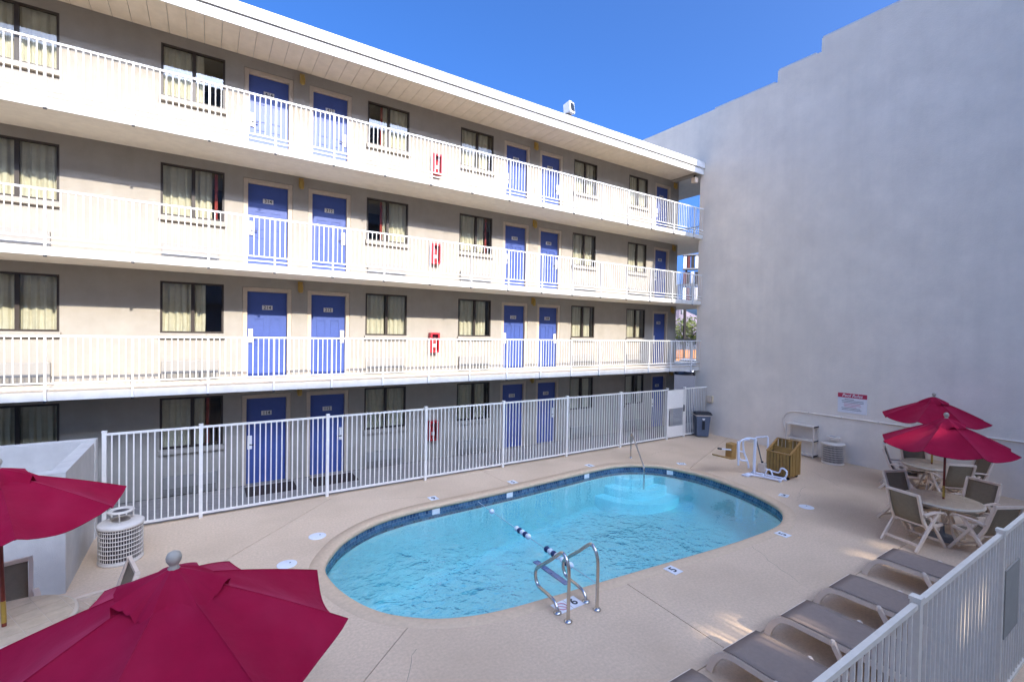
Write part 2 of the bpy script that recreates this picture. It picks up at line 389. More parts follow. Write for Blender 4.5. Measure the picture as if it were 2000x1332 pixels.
# ------------------------------------------------------------------ pool
n = len(OUT)
def depth(x): return -(1.75-.75*min(max((x-3)/7.5, 0), 1))
bs = MB(); vs = []
SP0, SP1 = Vector((3.6*K, 7.0*K, 0)), Vector((8.8*K, 7.0*K, 0))       # spine the floor rings close in on
def spine(x, y):
    u = min(1, max(0, (x-SP0.x)/(SP1.x-SP0.x))); return SP0.lerp(SP1, u)
rings = [(0, None, -.10), (0, .10, .14), (.012, .05, .06), (.04, .0, .015), (.09, 0, 0), (.3, 0, 0), (.6, 0, 0), (.97, 0, 0)]
for f_, a_, dz in rings:
    for x, y in OUT:
        q = spine(x, y); px, py = x+(q.x-x)*f_, y+(q.y-y)*f_
        vs.append((px, py, -.10 if a_ is None else depth(px)+dz))
nr = len(rings)
bs.add(vs, [(j*n+i, j*n+(i+1) % n, (j+1)*n+(i+1) % n, (j+1)*n+i) for j in range(nr-1) for i in range(n)]+[tuple(range((nr-1)*n, nr*n))], True)
pool = struct(bs.build('swimming_pool', M['plaster']))
nose = [(-.004, -.092), (.025, -.090), (.042, -.075), (.048, -.045), (.042, -.018), (.022, .000), (-.03, .004), (-.20, .004), (-.202, .0005)]
cp = MB(); rows = [offset(OUT, d) for d, z in nose]; vs = [(x, y, nose[j][1]) for j in range(len(nose)) for x, y in rows[j]]
cp.add(vs, [(j*n+i, j*n+(i+1) % n, (j+1)*n+(i+1) % n, (j+1)*n+i) for j in range(len(nose)-1) for i in range(n)], True)
cp.build('coping', M['coping'], pool)
tl = offset(OUT, .012); me = bpy.data.meshes.new('tile_band')
vs = [(x, y, -.093) for x, y in tl]+[(x, y, -.30) for x, y in tl]
me.from_pydata(vs, [], [(i, (i+1) % n, n+(i+1) % n, n+i) for i in range(n)]); uvl = me.uv_layers.new(name='UVMap'); s = [0]
for i in range(n): s.append(s[-1]+math.dist(tl[i], tl[(i+1) % n]))
for p in me.polygons:
    i = p.index
    for li, (u, v) in zip(p.loop_indices, ((s[i], .225), (s[i+1], .225), (s[i+1], .018), (s[i], .018))): uvl.data[li].uv = (u, v)
me.materials.append(M['tile']); put('tile_band', me, pool)
for r, z in ((1.42, -.78), (1.05, -.55), (.68, -.33)):
    st = MB(); st.lathe([(r, -1.5-z), (r, -.03), (r-.012, -.008), (r-.05, 0), (0.001, 0)], (0, 0, 0), 48)
    o = st.build('step', M['plaster'], pool, (10.15*K, 9.28*K, z))
wt = MB(); wi = offset(OUT, .004); ztop = -.165
vs = [(x, y, ztop) for x, y in wi]
for f_, a_, dz in rings[1:]:
    for x, y in wi:
        q = spine(x, y); px, py = x+(q.x-x)*f_, y+(q.y-y)*f_; vs.append((px, py, depth(px)+dz+.006))
nw = len(rings)
wt.add(vs, [tuple(range(n)), tuple(range((nw-1)*n, nw*n))[::-1]]+[(j*n+i, j*n+(i+1) % n, (j+1)*n+(i+1) % n, (j+1)*n+i) for j in range(nw-1) for i in range(n)])
struct(wt.build('pool_water', M['water']))
sp = MB().bar((6.35, 7.45, -1.405), (6.35, 8.6, -1.405), .14, .012); sp.build('floor_stripe', M['bluetile'], pool)
# depth markers on the waterline and on the deck
def marker(txt, x, y, rz, label, pink=False):
    t = thing('depth_marker', label, 'depth marker', (x*K, y*K, .004), rz, 'depth markers round the pool')
    MB().box(-.10, .10, -.12, .12, .0, .006).build('tile', M['white'], t)
    put('numeral', text_mesh(txt, .20, M['ink']), t, (0, 0, .0075))
    if pink:
        MB().box(-.33, -.11, -.12, .12, .0, .006).build('tile', M['white'], t)
        MB().tube([(-.22+.075*math.cos(a*.524), .075*math.sin(a*.524), .008) for a in range(12)], .008, 6, True).build('prohibition_ring', M['pink'], t)
        MB().bar((-.27, .05, .008), (-.17, -.05, .008), .014, .006).build('prohibition_bar', M['pink'], t)
    return t
marker('6', 4.17, 4.76, R(2), 'white deck tile with a black 6 and pink ring between the ladder rails', True)
marker('5', 6.05, 4.62, R(2), 'white deck tile with a black 5 on the near pool edge, right of the ladder')
marker('5', 8.89, 4.42, R(-2), 'white deck tile with a 5 near the right end of the pool')
marker('6', 4.14, 9.36, R(180), 'white deck tile on the far pool edge, left of centre, before the fence')
marker('5', 6.23, 9.42, R(180), 'white deck tile on the far pool edge, middle of the fence side')
marker('3', 8.85, 9.56, R(182), 'white deck tile on the far pool edge, just left of the single handrail')
marker('3', 11.25, 8.40, R(235), 'white deck tile on the pool edge between the handrail and the lift')
marker('3', 11.09, 5.52, R(285), 'white deck tile on the right end of the pool near the white lid')
for (x, y, d, txt) in ((4.05, 9.02, 0, '6'), (5.92, 9.08, 0, '5'), (8.47, 9.27, 0, '3'), (10.70, 8.35, R(-48), '3'), (10.12, 5.03, 0, '4')):
    if y > 6:
        c = Vector((x*K, y*K, -.155)); t = MB().box(-.09, .09, -.022, -.006, -.055, .055).build('waterline_marker', M['white'], pool, c, d)
for x, y, lab in ((1.65, 8.65, 'round white skimmer lid on the deck at the left end of the pool'), (1.06, 7.84, 'round white skimmer lid half hidden behind the big red umbrella'), (10.78, 4.89, 'round white skimmer lid on the deck right of the pool')):
    t = thing('skimmer_lid', lab, 'drain cover', (x*K, y*K, .001), 0, 'skimmer lids')
    MB().lathe([(.152, 0), (.152, .006), (.140, .009), (.001, .010)], (0,0,0), 28).build('lid', M['white'], t)
    MB().lathe([(.014, 0), (.014, .004)], (.05, .02, .008), 10).build('finger_hole', M['dark'], t)

# ------------------------------------------------------------------ motel wing
FX0, FX1, WY, EY = -6.5, 16.73, 12.95, 11.60         # facade from, to; wall face; slab edge
ST = 2.6
motel = thing('motel_building', 'four storey white motel wing with blue doors and open walkways along every floor', 'building')
DOORS = [(.834, 1.706, 1), (2.274, 3.129, -1), (8.123, 8.949, 1), (9.546, 10.35, -1), (15.369, 16.13, 1)]
WINS = [(-3.70, -2.48), (-.85, .35), (3.65, 4.83), (6.46, 7.62), (10.95, 12.07), (13.75, 14.82)]
wl = MB()
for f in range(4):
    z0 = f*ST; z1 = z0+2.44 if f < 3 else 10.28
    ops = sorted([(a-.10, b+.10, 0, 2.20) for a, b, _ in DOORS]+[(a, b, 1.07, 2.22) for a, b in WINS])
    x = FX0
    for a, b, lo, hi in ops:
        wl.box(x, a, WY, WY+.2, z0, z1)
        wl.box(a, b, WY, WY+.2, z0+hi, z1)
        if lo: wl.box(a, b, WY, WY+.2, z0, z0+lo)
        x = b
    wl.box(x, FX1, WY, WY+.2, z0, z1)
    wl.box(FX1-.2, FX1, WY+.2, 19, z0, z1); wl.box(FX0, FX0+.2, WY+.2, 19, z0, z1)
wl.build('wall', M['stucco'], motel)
rm = MB()
for f in range(4):
    z0 = f*ST; z1 = z0+2.44 if f < 3 else 10.28
    rm.box(FX0+.2, FX1-.2, 15.6, 15.7, z0, z1)
    for xx in (-4.6, 2.0, 5.6, 9.25, 12.9): rm.box(xx-.05, xx+.05, 13.16, 15.6, z0, z1)
rm.build('room_partition', M['room'], motel)
for f in (1, 2, 3):
    z = f*ST
    sl = MB().box(FX0, WX-.01, EY, 19, z-.16, z).box(WX-.01, 19.0, 11.78, 19, z-.16, z)
    o = sl.build('walkway_slab', M['slab'], motel, bev=.012); MB().box(FX0, WX-.012, EY-.022, EY-.0005, z-.158, z-.003).build('sunlit_edge_facing', M['edge'], o)  # added facing carries the darker sunlit tone of the slab paint
    MB().box(FX0+.01, WX-.02, EY+.05, WY-.003, z+.0005, z+.005).build('floor_coating', M['floorcoat'], o)
MB().box(FX0, WX-.01, EY+.04, 19, 10.285, 10.56).box(WX-.01, 19, 11.80, 19, 10.285, 10.56).build('roof', M['roof'], motel)
MB().box(FX0, WX-.02, EY, EY+.035, 10.18, 10.415).build('fascia_board', M['fascia'], motel)
MB().prism_x([(EY-.05, 10.42), (EY-.03, 10.42), (EY+.03, 10.425), (EY+.03, 10.66), (EY-.02, 10.67), (EY-.05, 10.65)], FX0, WX-.015).build('roof_edge_trim', M['fascia'], motel)
x = FX0+.01; pan = MB().box(0, .312, EY+.04, WY-.006, 10.262, 10.282).mesh('soffit_panel', M['soffit'])
while x < WX-.33: put('soffit_panel', pan, motel, (x, 0, 0)); x += .322
MB().box(WX-.30, WX-.02, EY+.04, WY-.006, 10.20, 10.28).build('end_beam', M['stucco'], motel)

def curtain_mesh(w, h, seed):
    r = random.Random(seed); n_ = max(12, int(w*70)); c = MB(); ph = r.uniform(0, 6); k = r.uniform(38, 52)
    vs = []
    for i in range(n_+1):
        x = w*i/n_; d = .030*math.sin(k*x+ph+.8*math.sin(5*x+ph))+.012*math.sin(2.3*k*x)
        for j in range(4):
            t = j/3; vs.append((x+(.004*math.sin(9*t+i)), d*(.55+.6*t), h*(1-t)))
    return c.add(vs, [(i*4+j, (i+1)*4+j, (i+1)*4+j+1, i*4+j+1) for i in range(n_) for j in range(3)], True).mesh('curtain', M['curtain'])
cur_cache = {}
# how far each window's two curtains cover their panes (left pane, right pane): a pair of spans in 0..1 of the window width
SP = {0: [(0, .49), (.51, 1)], 1: [(0, .49), (.51, .70)], 2: [(.36, .49), (.51, 1)], 3: [(0, .49), (.51, .86)], 4: [(.03, .49), (.51, .9)], 5: [(0, .49), (.51, .93)]}
SPX = {(3, 1): [(0, .49), (.51, .66)], (2, 1): [(0, .49), (.51, .80)], (1, 2): [(0, .47), (.52, .97)], (0, 2): [(0, .49), (.51, .98)], (2, 2): [(.40, .49), (.51, .97)], (3, 2): [(.38, .49), (.51, .98)], (1, 5): [(0, .49), (.51, .80)], (0, 5): [(0, .46), (.8, 1)], (2, 3): [(0, .49), (.51, .78)]}
RED = {(2, 1): .84, (2, 2): .33, (2, 3): .80, (3, 2): .31, (0, 1): .72}
for f in range(4):
    for wi_, (a, b) in enumerate(WINS):
        W = b-a; H = 1.15; z = f*ST+1.07
        key = round(W, 2)
        fr = MB(); t = .042
        for (x0, x1, zz0, zz1) in ((0, W, 0, t), (0, W, H-t, H), (0, t, t, H-t), (W-t, W, t, H-t)): fr.box(x0, x1, .005, .075, zz0, zz1)
        fr.box(W*.5-.035, W*.5+.035, .012, .068, t, H-t)
        wo = fr.build('window', M['bronze'], motel, (a, WY, z))
        MB().box(t, W*.5-.035, .050, .054, t, H-t).build('pane', M['glass'], wo)
        MB().box(W*.5+.035, W-t, .030, .034, t, H-t).build('pane', M['glass'], wo)
        for q, (s0, s1) in enumerate(SPX.get((f, wi_), SP[wi_])):
            cw = (s1-s0)*W
            put('curtain', curtain_mesh(cw, H+.04, f*31+wi_*7+q), wo, (s0*W, .115+.006*q, -.03))
        if (f, wi_) in RED: MB().box(0, .06, .075, .085, .045, H-.05).build('red_drape', M['redcloth'], wo, (RED[(f, wi_)]*W, 0, 0))
        MB().box(-.03, W+.03, -.075, -.002, -.115, -.004).build('sill', M['stucco'], wo, bev=.008)
        # through-wall air conditioner below the window
        aw = 1.07 if W > 1.1 else .98; ac = MB().box(0, aw, -.085, -.002, .03, .455).build('air_conditioner', M['aircon'], motel, (a+.03, WY, f*ST), bev=.012)
        MB().box(.04, aw-.04, -.089, -.0845, .05, .19).build('grille_recess', M['slot'], ac)
        for q in range(7): MB().box(.04, aw-.04, -.096, -.0885, .055+q*.019, .063+q*.019).build('louvre', M['aircon'], ac)
dm = MB().box(0, 1, 0, .045, .012, 2.10)
NUM = ['14', '12', '10', '08', '06']
for f in range(4):
    for di, (a, b, side) in enumerate(DOORS):
        W = b-a
        d = MB().box(0, W, .10, .145, .014, 2.095).build('door', M['door'], motel, (a, WY, f*ST))
        # raised mouldings of the panels
        for px in (.17, .57):
            for z0, z1 in ((.30, .83), (1.02, 1.46)):
                x0, x1 = px*W, (px+.26)*W; q = MB()
                q.box(x0, x1, .088, .0995, z0, z0+.022).box(x0, x1, .088, .0995, z1-.022, z1).box(x0, x0+.018, .088, .0995, z0+.022, z1-.022).box(x1-.018, x1, .088, .0995, z0+.022, z1-.022)
                q.build('panel_moulding', M['door'], d)
        lx = .075 if side > 0 else W-.075
        MB().box(lx-.05, lx+.05, .062, .0995, .86, 1.19).build('lock_plate', M['white'], d, bev=.01)
        MB().bar((lx+.01*side, .045, .97), (lx+.13*side, .045, .965), .022, .018).bar((lx, .045, .97), (lx, .0615, .97), .03, .03).build('handle', M['dark'], d)
        MB().box(W/2-.115, W/2+.115, .092, .0995, 1.665, 1.775).build('number_plate', M['plate'], d, bev=.004)
        o = put('door_number', text_mesh('%d%s' % (f+1, NUM[di]), .112, M['ink']), d, (W/2, .0905, 1.718)); o.rotation_euler = (R(90), 0, 0)
        j = MB().box(-.098, -.002, .01, .16, 0, 2.196).box(W+.002, W+.098, .01, .16, 0, 2.196).box(-.002, W+.002, .01, .16, 2.10, 2.196)
        j.build('door_frame', M['trim'], d, bev=.006)
        MB().box(-.002, W+.002, .0, .15, .001, .013).build('threshold', M['iron'], d)

FLO = ['ground', 'second', 'third', 'top']
for f in range(4):
    for x, ref in ((2.0, 'between the left pair of doors'), (9.25, 'between the middle pair of doors'), (16.45, 'right of the last door')):
        t = thing('wall_lamp', 'amber lamp on the %s floor wall %s' % (FLO[f], ref), 'wall lamp', (x, WY-.002, f*ST+2.12), 0, 'amber wall lamps')
        MB().box(-.055, .055, -.03, 0, .06, .28).build('back_plate', M['brass'], t)
        MB().lathe([(.03, -.02), (.055, 0), (.06, .12), (.05, .2), (.02, .22)], (0, -.085, .02), 12).build('lamp_jar', M['amber'], t)
    t = thing('extinguisher_cabinet', 'red fire extinguisher cabinet on the %s floor wall' % FLO[f], 'fire extinguisher', (5.50, WY-.003, f*ST+.59), 0, 'fire extinguisher cabinets')
    c = MB().box(0, .05, -.17, 0, 0, .58).box(.24, .29, -.17, 0, 0, .58).box(.05, .24, -.17, 0, .53, .58).box(.05, .24, -.17, 0, 0, .05).box(.05, .24, -.012, 0, .05, .53)
    c.build('cabinet', M['red'], t)
    e = MB().lathe([(.05, 0), (.055, .02), (.055, .28), (.03, .34), (.018, .38)], (.145, -.085, .055), 14).build('extinguisher', M['red'], t)
    MB().lathe([(.056, .1), (.056, .2)], (.145, -.085, .055), 14).build('label_band', M['white'], e)
    MB().bar((.10, -.085, .445), (.19, -.085, .46), .03, .02).build('valve_handle', M['dark'], e)
    MB().box(.05, .24, -.168, -.165, .05, .53).build('front_glass', M['glass'], t)

# ------------------------------------------------------------------ railings and fences
bal_r = MB().bar((0, 0, .17), (0, 0, .99), .0145, .0145, (0, 1, 0)).mesh('baluster', M['rail'])
post_r = MB().box(-.017, .017, -.02, .02, -.155, .99).mesh('post', M['rail'])
cap_r = MB().box(-.024, .024, -.024, .024, -.185, -.157).mesh('post_foot', M['dark'])
def balcony(f):
    z = f*ST; y = EY-.046; x0, x1 = FX0+.05, WX-.03
    t = thing('balcony_railing', 'white metal railing along the %s floor walkway of the motel' % FLO[f], 'railing', (0, y, z), 0, 'walkway railings')
    MB().box(x0, x1, -.020, .020, .99, 1.022).build('top_rail', M['rail'], t)
    for zz in (.15, .055): MB().box(x0, x1, -.014, .014, zz, zz+.024).build('bottom_rail', M['rail'], t)
    i = round((x0+2.4)/1.221)+1
    while -2.4+i*1.221 < x1:
        px = -2.4+i*1.221; p = put('post', post_r, t, (px, 0, 0)); put('post_foot', cap_r, p)
        for k in range(1, 12):
            if px+k*.10175 < x1: put('baluster', bal_r, t, (px+k*.10175, 0, 0))
        i += 1
for f in (1, 2, 3): balcony(f)
bal_g = MB().bar((0, 0, .17), (0, 0, .99), .02, .02, (0, 1, 0)).mesh('baluster', M['shaded_rail'])
for f in (1, 2, 3):
    z = f*ST
    t = thing('landing_railing', 'shade-toned grey railing of the %s floor stair landing seen past the tall wall' % FLO[f], 'railing', (0, 0, z), 0, 'landing railings')
    MB().bar((18.9, 11.85, 1.02), (18.9, 14.6, 1.02), .05, .045).bar((16.8, 14.6, 1.02), (18.9, 14.6, 1.02), .05, .045).build('top_rail', M['shaded_rail'], t)
    MB().bar((18.9, 11.85, .14), (18.9, 14.6, .14), .04, .04).bar((16.8, 14.6, .14), (18.9, 14.6, .14), .04, .04).build('bottom_rail', M['shaded_rail'], t)
    for px, py in ((18.9, 11.9), (18.9, 13.25), (18.9, 14.6), (17.8, 14.6), (16.85, 14.6)): MB().box(px-.03, px+.03, py-.03, py+.03, .001, 1.0).build('post', M['shaded_rail'], t)
    for q in range(1, 26): put('baluster', bal_g, t, (18.9, 11.9+q*.104, 0))
    for q in range(1, 20): put('baluster', bal_g, t, (16.85+q*.104, 14.6, 0))

def fence_kit(m):
    return (MB().bar((0, 0, .09), (0, 0, 1.80), .021, .021, (0, 1, 0)).mesh('baluster', m),
            MB().box(-.032, .032, -.032, .032, 0, 1.86).box(-.038, .038, -.038, .038, 1.86, 1.885).mesh('post', m))
fb, fp = fence_kit(M['fence'])
def fence(t, x0, posts, x1, y, m='fence', fb=fb, fp=fp):
    MB().box(x0, x1, -.02, .02, 1.80, 1.84).build('top_rail', M[m], t)
    MB().box(x0, x1, -.02, .02, .07, .11).build('bottom_rail', M[m], t)
    for p in posts: put('post', fp, t, (p, 0, 0))
    ends = sorted(set([x0]+posts+[x1]))
    for a, b in zip(ends, ends[1:]):
        k = max(1, round((b-a)/.107))
        for q in range(1, k): put('baluster', fb, t, (a+(b-a)*q/k, 0, 0))
FY = 11.22
t = thing('pool_fence', 'white metal picket fence between the pool deck and the motel doors', 'fence', (0, FY, 0))
fence(t, -1.545, [-1.545, -.07, 2.34, 4.73, 7.07, 9.40, 11.74, 14.13], 14.13, FY)
t = thing('pool_fence', 'short end panel of white picket fence between the gate and the tall wall', 'fence', (0, FY, 0))
fence(t, 15.11, [15.11], 16.46, FY)
t = thing('pool_gate', 'white metal gate with a solid kick plate at the end of the pool fence', 'gate', (14.17, FY, 0))
GW = .90
gf = MB().box(0, .045, -.02, .02, .06, 1.80).box(GW-.045, GW, -.02, .02, .06, 1.80).box(.045, GW-.045, -.02, .02, 1.755, 1.80).box(.045, GW-.045, -.02, .02, .06, .105)
gf.build('gate_frame', M['fence'], t)
MB().box(.046, GW-.046, -.012, .012, .106, .46).build('kick_plate', M['fence'], t)
MB().box(.046, GW-.046, -.010, .010, 1.12, 1.754).build('upper_sheet', M['fence'], t)
for q in range(1, 15): MB().bar((.045+q*.054, 0, .46), (.045+q*.054, 0, 1.12), .012, .012, (0, 1, 0)).build('mesh_bar', M['fence'], t)
MB().bar((GW-.03, -.05, .98), (GW-.03, -.05, 1.22), .03, .03, (0, 1, 0)).bar((GW-.03, -.021, 1.0), (GW-.03, -.05, 1.0), .02, .02).bar((GW-.03, -.021, 1.2), (GW-.03, -.05, 1.2), .02, .02).build('pull_handle', M['dark'], t)
MB().bar((.06, -.035, .5), (.06, -.035, 1.05), .03, .03, (0, 1, 0)).build('closer_bar', M['iron'], t)
NFY = 1.256
t = thing('near_fence', 'white picket fence running in the lower right foreground beside the loungers', 'fence', (0, NFY, 0))
fence(t, -5.0, [-5.0, -2.62, -.25, 2.13, 4.51, 6.885, 9.26, 11.63, 14.0], 16.46, NFY, 'fence_warm', *fence_kit(M['fence_warm']))
o = MB().box(6.96, 7.52, -.036, -.024, .72, 1.44).build('back_of_notice_board', M['board'], t)

# ------------------------------------------------------------------ tall wall and low wall
tall = thing('tall_building', 'tall blank grey stucco building with a stepped top along the right of the pool', 'building')
prof = [(-9, 0), (11.76, 0), (11.76, 10.60), (16.0, 10.60), (16.0, 12.60), (8.80, 12.60), (8.80, 12.98), (7.43, 12.98), (7.43, 13.40), (-9, 13.40)]
MB().prism_x(prof, WX, WX+2.2).build('wall', M['tall_stucco'], tall)
for y0, y1, z in ((8.9, 11.2, 12.605), (7.6, 8.78, 12.985), (-9, 7.41, 13.405)):
    MB().box(WX+.02, WX+.25, y0, y1, z, z+.06).build('parapet_flashing', M['fascia'], tall)
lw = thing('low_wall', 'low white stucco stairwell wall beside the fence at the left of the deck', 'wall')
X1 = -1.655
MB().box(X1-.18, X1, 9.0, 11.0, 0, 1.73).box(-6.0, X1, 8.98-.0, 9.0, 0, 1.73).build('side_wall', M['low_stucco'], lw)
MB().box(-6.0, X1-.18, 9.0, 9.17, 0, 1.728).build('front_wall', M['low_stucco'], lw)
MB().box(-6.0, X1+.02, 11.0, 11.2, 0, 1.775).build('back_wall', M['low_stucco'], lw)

# ------------------------------------------------------------------ wall things
t = thing('pool_rules_sign', 'white pool rules sign with a red heading on the grey wall', 'sign', (WX-.002, 6.28, 1.84), R(-90))
SWD, SH = .77, .60
MB().box(-SWD/2, SWD/2, -.012, 0, -SH/2, SH/2).build('panel', M['white'], t)
MB().box(-SWD/2, SWD/2, -.016, -.0125, SH/2-.135, SH/2).build('heading_band', M['redtxt'], t)
o = put('heading', text_mesh('Pool Rules', .125, M['white'], font_shear=.25), t, (0, -.0185, SH/2-.068)); o.rotation_euler = (R(90), 0, 0)
for i, (u0, u1, mm) in enumerate(((-.2, .05, 'iron'), (-.28, .30, 'iron'), (-.27, .30, 'iron'), (-.22, .22, 'pink'), (-.22, .24, 'pink'), (-.2, .12, 'pink'), (-.28, .22, 'iron'), (-.27, .25, 'iron'))):
    MB().box(u0, u1, -.0135, -.0122, .105-i*.045, .121-i*.045).build('text_line', M[mm], t)
t = thing('electrical_box', 'beige electrical box on the grey wall above the wheeled bin', 'electrical box', (WX-.002, 10.47*K, 1.36), R(-90))
MB().box(-.12, .12, -.09, 0, -.13, .13).build('box', M['stone'], t, bev=.01); MB().box(-.085, .085, -.1, -.091, -.1, .1).build('cover', M['resin'], t)
t = thing('conduit_pipe', 'thin painted conduit curving up from the shelf and running along the grey wall', 'conduit')
pts = catmull([(WX-.022, y*K, z*K) for y, z in ((7.80, .55), (7.82, .75), (7.84, 1.04), (7.74, 1.20), (7.58, 1.275), (7.3, 1.295))], 4)+[Vector((WX-.022, 5.0*K, 1.31*K)), Vector((WX-.022, 1.6, 1.33*K))]
MB().tube(pts, .020, 8).build('pipe', M['tall_stucco'], t)
for y in (7.1, 6.2, 5.3, 4.4, 3.4): MB().box(WX-.045, WX-.001, y*K-.012, y*K+.012, 1.36, 1.405).build('pipe_strap', M['wire'], t)
t = thing('floodlight', 'boxy white floodlight standing on the motel roof edge', 'floodlight', (9.65, 11.75, 10.66), R(14))
fl = MB(); fl.add([(-.13,-.18,.14),(.13,-.18,.14),(.13,.10,.12),(-.13,.10,.12),(-.13,-.13,.50),(.13,-.13,.50),(.13,.12,.42),(-.13,.12,.42)], [(0,3,2,1),(4,5,6,7),(0,1,5,4),(1,2,6,5),(2,3,7,6),(3,0,4,7)])
fl.build('housing', M['white'], t, bev=.015)
MB().add([(-.09,-.186,.20),(.09,-.186,.20),(.09,-.146,.45),(-.09,-.146,.45),(-.09,-.17,.20),(.09,-.17,.20),(.09,-.13,.45),(-.09,-.13,.45)], [(0,1,2,3),(7,6,5,4),(0,4,5,1),(1,5,6,2),(2,6,7,3),(3,7,4,0)]).build('lens', M['carglass'], t)
MB().box(-.10, .10, -.05, .05, 0, .145).build('bracket', M['iron'], t)
t = thing('soffit_lamp', 'small pale lamp under the roof corner beside the tall wall', 'floodlight', (16.28, 11.86, 10.19))
MB().box(-.09, .09, -.1, .1, -.30, -.10).build('housing', M['resin'], t, bev=.02); MB().box(-.03, .03, -.03, .03, -.10, .0).build('bracket', M['dark'], t)

# ------------------------------------------------------------------ pool metalwork
def flange(mb, x, y): mb.lathe([(.058, 0), (.058, .012), (.040, .028), (.026, .034)], (x, y, .002), 18)
t = thing('pool_ladder', 'pair of bent stainless steel grab rails at the near edge of the pool', 'pool ladder', (0, 0, 0))
for x in (3.83*K, 4.32*K):
    y0, y1 = 4.47*K, 4.68*K
    pts = [(x, y0, .0), (x, y0, .25), (x, y0, .60), (x, y0+.02, .74), (x, y0+.08, .835), (x, y0+.17, .85), (x, y0+.40, .66), (x, y0+.60, .50), (x, y0+.71, .41), (x, y0+.745, .33), (x, y0+.73, .24), (x, y0+.66, .17), (x, y0+.45, .155), (x, y0+.31, .135), (x, y1+.03, .09), (x, y1, .04), (x, y1, 0)]
    MB().tube(catmull(pts, 5), .024, 12).build('grab_rail', M['chrome'], t)
    for yy in (y0, y1):
        q = MB(); flange(q, x, yy); q.build('flange', M['chrome'], t)
t = thing('pool_handrail', 'single steel handrail leading down the curved pool steps', 'handrail')
p0, p1 = Vector((10.47*K, 9.57*K, 0)), Vector((9.86*K, 8.53*K, 0))
pts = [p0, p0+Vector((0, 0, .5)), p0+Vector((0, 0, .68)), p0.lerp(p1, .05)+Vector((0, 0, .76)), p0.lerp(p1, .14)+Vector((0, 0, .72)), p0.lerp(p1, .8)+Vector((0, 0, .22)), p0.lerp(p1, .95)+Vector((0, 0, .10)), p1+Vector((0, 0, -.02)), p1+Vector((0, 0, -.55))]
MB().tube(catmull(pts, 5), .022, 12).build('rail', M['chrome'], t); q = MB(); flange(q, p0.x, p0.y); q.build('flange', M['chrome'], t)
t = thing('float_rope', 'rope with blue and white floats across the pool', 'float rope')
ra, rb = Vector((5.06*K, 9.03*K, -.14)), Vector((4.95*K, 5.0*K, -.14))
MB().tube([ra.lerp(rb, i/12)+Vector((0, 0, -.012*math.sin(math.pi*i/12))) for i in range(13)], .006, 6).build('rope', M['rope'], t)
fl = MB().lathe([(.012, -.055), (.04, -.045), (.055, -.015), (.055, .015), (.04, .045), (.012, .055)], (0,0,0), 12)
flw, flb = fl.mesh('float', M['floatw']), fl.mesh('float', M['floatb'])
for yy, seq in ((8.39, 'w'), (7.40, 'wbwbw'), (6.42, 'bwbw'), (5.97, 'wbw')):
    for i, ch in enumerate(seq):
        u = (9.03-yy)/(9.03-5.0)+i*.024; p = ra.lerp(rb, u); o = put('float', flw if ch == 'w' else flb, t, (p.x, p.y, -.145)); o.rotation_euler = (R(90), 0, 0)
# ------------------------------------------------------------------ furniture
def canopy_mesh(Rr, hgt, seed, n=8, rmin=.03, droop=.04, sag=.095, ruffle=0., res=10):
    r = random.Random(seed); c = MB(); vs = []; N_ = n*res; rows = 14
    wr = [r.uniform(-1, 1) for _ in range(N_)]
    for j in range(rows+1):
        t = j/rows; rad = rmin+(Rr-rmin)*t
        for i in range(N_):
            u = (i % res)/res; a = 2*math.pi*i/N_
            s = math.sin(math.pi*u)
            chord = math.cos(math.pi/n)/math.cos((u-.5)*2*math.pi/n)       # flat panel between ribs
            rr = rad*(1-(1-chord)*1.0)*(1-.045*s*t**3)
            z = hgt*(1-t)-droop*t*(1-t)*-1.6-sag*s**.72*t**1.2
            if ruffle: z += ruffle*t*t*math.sin(3*a+wr[i//res]*3)+ruffle*.8*t*t*wr[i]*.35*s - ruffle*.5*s*t
            else: z += s*(.011*t*wr[i//res]*math.sin(5*t+wr[(i//res+3) % N_]*4)+.007*math.sin(9*u+6*wr[i//res+9])*math.exp(-3*t)+.005*math.sin(14*t+9*u+5*wr[i//res+20]))
            vs.append((rr*math.cos(a), rr*math.sin(a), z))
    fs = [(j*N_+i, j*N_+(i+1) % N_, (j+1)*N_+(i+1) % N_, (j+1)*N_+i) for j in range(rows) for i in range(N_)]
    return c.add(vs, fs, True)
def sharpen(me, n, res, rows=14):       # rib lines stay crisp
    N_ = n*res
    for e in me.edges:
        a, b = e.vertices
        if a % N_ == b % N_ and (a % N_) % res == 0: e.use_edge_sharp = True
